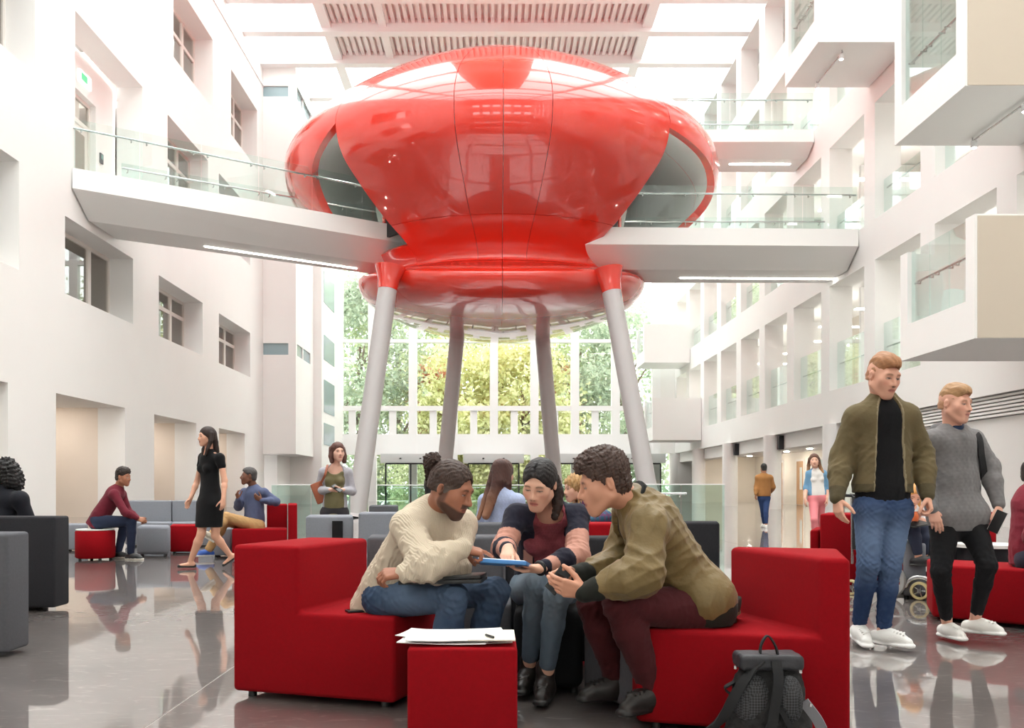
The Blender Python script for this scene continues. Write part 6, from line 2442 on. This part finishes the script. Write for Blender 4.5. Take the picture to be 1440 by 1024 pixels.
# ---- 17 person in maroon at the right edge ------------------------------------------------------------------------------------------------
J = skel(pel=(1447, 780, 7.35), nb=(1450, 693, 7.35), sr=(1462, 713, 7.5), sl=(1436, 713, 7.2), er=(1470, 752, 7.5), wr=(1485, 770, 7.4),
         el=(1440, 752, 7.15), wl=(1470, 768, 7.1), hr=(1452, 792, 7.45), hl=(1448, 792, 7.25), kr=(1520, 790, 7.45), kl=(1520, 790, 7.2),
         ar=(1520, 868, 7.45), al=(1520, 868, 7.2), fr=(1, 0, 0), fl=(1, 0, 0))
J['sr'], J['sl'] = P(1460, 713, 7.2), P(1440, 713, 7.55)
J['er'], J['el'] = P(1452, 755, 7.12), P(1470, 752, 7.55)
J['hr'], J['hl'] = P(1450, 790, 7.25), P(1452, 788, 7.5)
J['kr'], J['kl'] = P(1530, 788, 7.2), P(1530, 788, 7.5)
H17 = Head(P(1458, 668, 7.35), (0.95, -0.2, -0.1), (0, 0, 1), 1.0)
shirt = top_blob(J, 1.05, 0.024, 0.06, puff=0.01)
shirt.disp.append(folds(81, 0.012, 0.12, [J['er'], J['pel']], 0.2))
hem_cut(shirt, J, 1.05, 0.08)
make_person('person in a maroon shirt seated on the red bench at the right edge', J, 1.05, 0.0085, H17, (170, 116, 90), [('hair', hair_short(H17), CURL, solid((40, 30, 28)))],
            [('shirt', shirt, CLOTH, solid((126, 40, 54), 0.08, 0.1)), ('trousers', pants_blob(J, 1.0, 0.014), CLOTH, solid((48, 46, 60)))], ('sneaker', (60, 60, 66), (200, 200, 200)), False)
# ================================================================= THINGS HELD, CARRIED AND LYING ABOUT


def obox(name, c, half, R, mat, parent=None, bev=0.0):
    """box with its own axes: rows of R"""
    bm = bmesh.new()
    add_box(bm, -half[0], half[0], -half[1], half[1], -half[2], half[2])
    if bev:
        bmesh.ops.bevel(bm, geom=bm.edges[:], offset=bev, segments=2, affect='EDGES', profile=0.6)
    for v in bm.verts:
        q = np.array(v.co) @ R + np.asarray(c)
        v.co = Vector(q)
    return obj_bm(name, bm, mat, parent, 50 if bev else None)


def axes(x, zhint):
    x = nv(x)
    z = nv(np.asarray(zhint, float) - (np.asarray(zhint, float) @ x) * x)
    return np.stack([x, np.cross(z, x), z])


M['blue_case'] = plain('blue_tablet_case', (70, 132, 196), 0.5)
M['screen'] = plain('tablet_screen', (205, 214, 224), 0.15, emit=(225, 232, 240), estr=0.35)
M['dark_screen'] = plain('dark_phone_screen', (14, 14, 18), 0.12)
M['bag_black'] = plain('black_bag_cloth', (22, 21, 22), 0.8, noise=0.1, nscale=30, bump=0.5, bscale=160)
M['strap'] = plain('black_webbing', (26, 26, 28), 0.85, bump=0.4, bscale=500)
M['tan'] = plain('brown_leather', (150, 78, 48), 0.5, noise=0.08, nscale=20)
M['silver'] = plain('silver_buckle', (205, 205, 205), 0.25, metal=1.0)

# tablet
R = axes((1, -0.18, -0.05), (0.0, 0.16, 1))
c = P(708, 792, 4.38)
t = empty('tablet', c, 'tablet in a blue case held between the woman in the cardigan and the pointing man', 'tablet')
obox('case', c, (0.118, 0.085, 0.009), R, M['blue_case'], t, 0.004)
obox('screen', c + R[2] * 0.0105, (0.106, 0.074, 0.002), R, M['screen'], t)
# laptop on the lap of the man in the jumper
R = axes((0.98, -0.10, 0.03), (0.02, 0.02, 1))
c = P(624, 816, 4.45) + np.array([0, 0, 0.0])
t = empty('laptop', c, 'closed black laptop on the lap of the man in the cream jumper', 'laptop')
obox('base', c, (0.19, 0.125, 0.009), R, M['black'], t, 0.004)
obox('lid', c + R[2] * 0.0165, (0.188, 0.123, 0.007), axes((0.98, -0.1, 0.045), (0.02, 0.02, 1)), M['black'], t, 0.004)
# phones
R = axes((0.55, -0.20, 0.75), (-0.45, -0.8, 0.25))
c = P(785, 816, 4.04)
t = empty('phone', c, 'black phone held by the seated man in the olive satin jacket', 'phone')
obox('case', c, (0.060, 0.032, 0.0045), R, M['black'], t, 0.004)
obox('screen', c + R[2] * 0.005, (0.053, 0.028, 0.001), R, M['dark_screen'], t)
c = P(507, 847, 4.72)
t = empty('phone', (c[0], c[1], 0.4475), 'black phone lying on the front left red seat', 'phone')
c[2] = 0.4425
R = axes((0.9, 0.4, 0), (0, 0, 1))
obox('case', c, (0.07, 0.035, 0.005), R, M['black'], t, 0.004)
obox('screen', c + R[2] * 0.0055, (0.062, 0.031, 0.001), R, M['dark_screen'], t)
c = P(474, 687, 12.0)
t = empty('phone', c, 'dark phone held by the standing woman in the olive top', 'phone')
R = axes((0.7, -0.2, -0.5), (0.2, -0.5, 0.8))
obox('case', c, (0.07, 0.036, 0.006), R, M['black'], t)
obox('screen', c + R[2] * 0.0065, (0.062, 0.032, 0.001), R, M['dark_screen'], t)
c = P(1403, 734, 6.38)
R = axes((0.35, -0.2, 0.9), (-0.75, -0.6, 0.1))
t = empty('notebook', c, 'black book held low in the hand of the man in the grey hooded top', 'notebook')
obox('cover', c, (0.075, 0.036, 0.009), R, M['black'], t, 0.003)
obox('pages', c + R[2] * 0.0, (0.073, 0.038, 0.006), R, M['paper'], t)
# small red seat tag on the left foreground seat
# papers on the cube
prs = [(-0.125, 3.90, 0.19, 0.14, 4, 0.0), (-0.19, 3.86, 0.175, 0.135, -6, 0.0), (-0.13, 3.95, 0.18, 0.13, 7, 0.0), (-0.25, 3.93, 0.125, 0.10, -14, 0.0), (-0.20, 3.82, 0.15, 0.105, 3, 0)]
names = ['bottom white paper sheet on the red cube stool', 'white paper sheet overhanging the front left of the red cube stool', 'white paper sheet turned to the right on the red cube stool',
         'small white paper sheet at the left edge of the red cube stool', 'topmost white paper sheet at the front of the red cube stool']
z = 0.4302
for (x, y, hx, hy, a, _), lb in zip(prs, names):
    n = 10
    V = []
    ca, sa = math.cos(RAD(a)), math.sin(RAD(a))
    for lay in (0, 0.0035):
        for i in range(n + 1):
            for j in range(n + 1):
                u, v = -hx + 2 * hx * i / n, -hy + 2 * hy * j / n
                wv = 0.004 * (abs(u) / hx) ** 2 + 0.0035 * (abs(v) / hy) ** 3
                V.append((x + u * ca - v * sa, y + u * sa + v * ca, z + lay + wv))
    Fc = []
    w = n + 1
    S_ = w * w
    for i in range(n):
        for j in range(n):
            q = (i * w + j, (i + 1) * w + j, (i + 1) * w + j + 1, i * w + j + 1)
            Fc.append(q[::-1])
            Fc.append(tuple(S_ + k for k in q))
    rim = [i * w for i in range(w)] + [n * w + j for j in range(1, w)] + [i * w + n for i in range(n - 1, -1, -1)] + [j for j in range(n - 1, 0, -1)]
    for a_, b_ in zip(rim, rim[1:] + rim[:1]):
        Fc.append((a_, b_, S_ + b_, S_ + a_))
    o = obj_mesh('paper_sheet', V, Fc, M['paper'], None, 60)
    tag(o, lb, 'paper')
    z += 0.0045
o = empty('magazine', (-0.01, 3.86, 0.43), 'cream booklet under the right of the papers on the red cube stool', 'booklet')
box('cover', -0.10, 0.085, 3.715, 3.98, z, z + 0.006, plain('cream_card', (226, 222, 208), 0.7), o, 0.002)
pen = tube('pen', [(-0.03, 3.80, z + 0.012), (0.0, 3.74, z + 0.012)], 0.005, M['black'], None, 8)
tag(pen, 'short black pen lying on the papers on the red cube stool', 'pen')

# rucksack leaning on the front right red seat
bc = P(1080, 965, 3.80)
bx, by = bc[0], 3.78
rk = empty('rucksack', (bx, by, 0), 'black rucksack with loose straps leaning on the front right red seat', 'rucksack')
lean = RAD(12)


def K(x, y, z):
    """rucksack frame: leaned back towards the seat"""
    return np.array([bx + x * 0.97 + y * 0.24, by - x * 0.24 + y * math.cos(lean) + z * math.sin(lean) * 0.35, z])


b = Blob(0.05)
b.ell(K(0, 0, 0.13), (0.165, 0.085, 0.135), None)
b.ell(K(0, 0.01, 0.25), (0.145, 0.075, 0.13), None)
b.cap(K(-0.10, 0, 0.06), K(0.10, 0, 0.06), 0.07, 0.07)
b.cut(K(0, 0, 0.002), (0, 0, -1))
b.disp.append(folds(91, 0.012, 0.09, None))
blob_obj('body', b, 0.006, M['bag_black'], rk)
b = Blob(0.02)
b.rbox(K(0.0, -0.01, 0.365), (0.125, 0.075, 0.032), None, 0.018)
b.disp.append(folds(92, 0.006, 0.08, None))
blob_obj('flap', b, 0.006, plain('grey_black_flap', (44, 44, 49), 0.55, bump=0.3, bscale=120), rk)


def mesh_cloth():
    m, n, l, b_ = new_mat('diamond_mesh_cloth')
    tc = n.new('ShaderNodeTexCoord')
    mp = n.new('ShaderNodeMapping')
    mp.inputs['Rotation'].default_value = (0, RAD(45), 0)
    l.new(tc.outputs['Object'], mp.inputs[0])
    ck = n.new('ShaderNodeTexChecker')
    ck.inputs['Scale'].default_value = 130
    ck.inputs[1].default_value = lin((70, 70, 74))
    ck.inputs[2].default_value = lin((22, 22, 23))
    l.new(mp.outputs[0], ck.inputs[0])
    l.new(ck.outputs[0], b_.inputs['Base Color'])
    b_.inputs['Roughness'].default_value = 0.7
    return m


b = Blob(0.02)
b.ell(K(-0.055, -0.045, 0.20), (0.085, 0.05, 0.12), None)
b.ell(K(0.075, -0.045, 0.22), (0.055, 0.045, 0.10), None)
blob_obj('mesh_panel', b, 0.006, mesh_cloth(), rk)


def band(name, pts, wdir, w, th, mat, parent):
    """flat webbing along a smooth line"""
    pts = spline(pts, 28)
    V, Fc = [], []
    wd = nv(wdir)
    for i, p in enumerate(pts):
        t_ = nv(pts[min(i + 1, 27)] - pts[max(i - 1, 0)])
        s_ = nv(wd - (wd @ t_) * t_)
        n_ = np.cross(t_, s_)
        for a_, b_ in ((-1, -1), (1, -1), (1, 1), (-1, 1)):
            V.append(p + s_ * w * a_ + n_ * th * b_)
    for i in range(27):
        for k_ in range(4):
            Fc.append((i * 4 + k_, i * 4 + (k_ + 1) % 4, i * 4 + 4 + (k_ + 1) % 4, i * 4 + 4 + k_))
    Fc += [(3, 2, 1, 0), tuple(27 * 4 + k_ for k_ in range(4))]
    return obj_mesh(name, V, Fc, mat, parent, 45)


band('handle', [K(-0.03, -0.05, 0.37), K(-0.025, -0.05, 0.43), K(0.0, -0.045, 0.465), K(0.028, -0.05, 0.43), K(0.04, -0.055, 0.37)], (0, 1, 0), 0.011, 0.003, M['strap'], rk)
band('shoulder_strap', [K(-0.02, -0.085, 0.375), K(-0.075, -0.105, 0.32), K(-0.13, -0.11, 0.24), K(-0.17, -0.10, 0.16), K(-0.235, -0.08, 0.08), K(-0.26, -0.08, 0.01)], (0.7, -0.2, 0.6), 0.020, 0.004, M['strap'], rk)
band('shoulder_strap', [K(0.03, -0.085, 0.375), K(0.035, -0.105, 0.30), K(0.015, -0.115, 0.18), K(-0.01, -0.11, 0.08), K(-0.03, -0.10, 0.01)], (1, 0, 0.1), 0.019, 0.004, M['strap'], rk)
band('compression_strap', [K(0.04, -0.09, 0.20), K(0.09, -0.085, 0.10), K(0.13, -0.07, 0.02)], (1, 0, 0.8), 0.010, 0.003, M['strap'], rk)
for (x, y, zz) in ((-0.125, -0.085, 0.345), (0.118, -0.085, 0.34), (-0.165, -0.06, 0.14), (-0.12, -0.10, 0.055), (0.155, -0.06, 0.21), (0.13, -0.085, 0.04)):
    disc('buckle', K(x, y, zz)[:2], 0.007, zz - 0.006, zz + 0.006, M['silver'], rk, 10)
band('side_tab', [K(0.13, -0.05, 0.22), K(0.175, -0.06, 0.16), K(0.195, -0.06, 0.12)], (0.3, -0.2, 0.8), 0.020, 0.004, plain('grey_tab', (120, 120, 126), 0.6), rk)
band('side_loop', [K(-0.13, -0.04, 0.28), K(-0.165, -0.05, 0.255), K(-0.135, -0.05, 0.225)], (0, 1, 0.3), 0.010, 0.003, M['strap'], rk)

# brown shoulder bag of the standing woman
c = P(449, 693, 12.3)
bg = empty('shoulder_bag', c, 'brown leather shoulder bag on the hip of the standing woman in the olive top', 'bag')
R = axes((0.75, 0, -0.55), (0, -1, 0))
obox('body', c, (0.075, 0.135, 0.05), np.stack([nv((0.85, 0.2, 0.35)), nv((-0.35, 0, 0.9)), np.cross(nv((0.85, 0.2, 0.35)), nv((-0.35, 0, 0.9)))]), M['tan'], bg, 0.02)
band('strap', [P(450, 682, 12.26), P(457, 668, 12.16), P(460, 656, 12.22), P(461, 654, 12.4)], (1, 0, 0), 0.014, 0.004, M['tan'], bg)
# black bag behind the man in the grey hooded top
up, lat, fw = G_ax
c = mid(G_J['pel'], G_J['nb'], 0.45) - lat * 0.17 - fw * 0.16
bk = empty('rucksack', c, 'black rucksack hanging from one shoulder of the man in the grey hooded top', 'rucksack')
b = Blob(0.04)
b.ell(c + np.array([0, 0, 0.06]), (0.12, 0.10, 0.17), None)
b.ell(c - np.array([0, 0, 0.08]), (0.13, 0.11, 0.13), None)
b.disp.append(folds(93, 0.01, 0.09, None))
blob_obj('body', b, 0.008, M['bag_black'], bk)
sl = G_J['sl']
band('shoulder_strap', [c + np.array([0.02, 0, 0.18]), sl + lat * 0.03 + np.array([0, 0.03, 0.075]), sl + lat * 0.02 + fw * 0.075 + np.array([0, 0, 0.03]), sl + lat * 0.02 + fw * 0.105 - up * 0.12, sl - lat * 0.03 + fw * 0.05 - up * 0.26, c + np.array([0.06, -0.06, -0.02])], lat, 0.022, 0.006, M['strap'], bk)

# electric wheelchair
wx, wy = WCJ['pel'][0], WCJ['pel'][1]
we = empty('wheelchair', (wx, wy, 0), 'red and black electric wheelchair behind the tall man in the olive jacket', 'wheelchair')
ax = nv((0.8, -0.6, 0))
sd = np.array([0.6, 0.8, 0])


def WH(u, v, z):
    return np.array([wx, wy, 0]) + ax * u + sd * v + np.array([0, 0, z])


def wheel(c, r, wd, tyre, hub, name):
    bm = bmesh.new()
    seg = 28
    for (rr, hw) in ((r, wd),):
        prof_ = [(rr * 0.72, -hw), (rr * 0.93, -hw), (rr, -hw * 0.5), (rr, hw * 0.5), (rr * 0.93, hw), (rr * 0.72, hw)]
        rings = []
        for (q, o_) in prof_:
            rings.append([bm.verts.new(Vector(c + sd * o_ + q * (math.cos(2 * math.pi * k_ / seg) * ax + math.sin(2 * math.pi * k_ / seg) * np.array([0, 0, 1])))) for k_ in range(seg)])
        for a_, b_ in zip(rings, rings[1:] + rings[:1]):
            for k_ in range(seg):
                bm.faces.new((a_[k_], a_[(k_ + 1) % seg], b_[(k_ + 1) % seg], b_[k_]))
    w_ = obj_bm(name, bm, tyre, we, 40)
    bm = bmesh.new()
    add_tube(bm, [c - sd * wd * 0.7, c + sd * wd * 0.7], r * 0.22, 14)
    obj_bm('hub', bm, hub, w_, 40)
    for k_ in range(5):
        a_ = 2 * math.pi * k_ / 5
        v_ = math.cos(a_) * ax + math.sin(a_) * np.array([0, 0, 1])
        tube('spoke', [c + v_ * r * 0.2, c + v_ * r * 0.75], r * 0.07, hub, w_, 8)


wcream = plain('cream_tyre', (206, 190, 140), 0.7)
wgrey = plain('grey_tyre', (165, 165, 165), 0.7)
wred = plain('wheelchair_red', (140, 20, 26), 0.35)
for v in (-0.27, 0.27):
    wheel(WH(0.02, v, 0.165), 0.165, 0.035, wgrey, M['chrome'], 'drive_wheel')
    wheel(WH(0.30, v * 0.95, 0.085), 0.085, 0.025, wcream, M['chrome'], 'caster')
    wheel(WH(-0.33, v * 0.8, 0.075), 0.075, 0.025, wcream, M['chrome'], 'caster')
    tube('fender', [WH(0.30 - 0.13 * math.cos(a_), v * 0.95, 0.085 + 0.13 * math.sin(a_)) for a_ in np.linspace(0.2, 2.2, 9)], 0.022, M['chrome'], we, 8)
    tube('armrest_post', [WH(-0.12, v, 0.42), WH(-0.12, v, 0.66)], 0.014, M['dark_metal'], we, 8)
    obox('armrest', WH(0.02, v, 0.675), (0.16, 0.035, 0.02), np.stack([ax, sd, np.array([0, 0, 1.0])]), M['black'], we, 0.01)
obox('motor_box', WH(-0.05, 0, 0.22), (0.24, 0.19, 0.10), np.stack([ax, sd, np.array([0, 0, 1.0])]), wred, we, 0.03)
obox('seat', WH(-0.02, 0, 0.415), (0.23, 0.22, 0.035), np.stack([ax, sd, np.array([0, 0, 1.0])]), M['black'], we, 0.02)
obox('backrest', WH(-0.30, 0, 0.70), (0.035, 0.20, 0.26), np.stack([ax, sd, np.array([0, 0, 1.0])]), M['black'], we, 0.02)
obox('footplate', WH(0.45, 0, 0.065), (0.10, 0.17, 0.012), np.stack([ax, sd, np.array([0, 0, 1.0])]), M['dark_metal'], we, 0.005)
tube('footplate_arm', [WH(0.2, 0, 0.30), WH(0.38, 0, 0.16), WH(0.42, 0, 0.07)], 0.018, M['dark_metal'], we, 8)
for v in (-0.17, 0.17):
    tube('push_handle', [WH(-0.32, v, 0.92), WH(-0.34, v, 0.965), WH(-0.46, v, 0.97)], 0.016, M['black'], we, 8)
    tube('back_tube', [WH(-0.335, v, 0.30), WH(-0.34, v, 0.94)], 0.013, M['chrome'], we, 8)
obox('joystick_box', WH(0.20, -0.29, 0.71), (0.05, 0.03, 0.03), np.stack([ax, sd, np.array([0, 0, 1.0])]), M['black'], we, 0.01)
tube('joystick', [WH(0.20, -0.29, 0.74), WH(0.21, -0.29, 0.79)], 0.012, M['black'], we, 8)
tray = empty('tablet', WH(0.28, 0.0, 0.70), 'dark tablet on the lap of the blond woman in the wheelchair', 'tablet')
obox('case', P(1287, 737, 8.85), (0.12, 0.08, 0.008), axes((0.9, 0.4, 0.12), (0, -0.2, 1)), M['black'], tray, 0.004)
cup = empty('cup', P(1286, 727, 8.78), 'orange cup in the hand of the blond woman in the wheelchair', 'cup')
cc = P(1286, 727, 8.78)
disc('body', cc[:2], 0.035, cc[2] - 0.04, cc[2] + 0.05, plain('orange_cup', (222, 112, 60), 0.5), cup, 18, 0.006)
disc('lid', cc[:2], 0.037, cc[2] + 0.05, cc[2] + 0.062, M['white_top'], cup, 18)
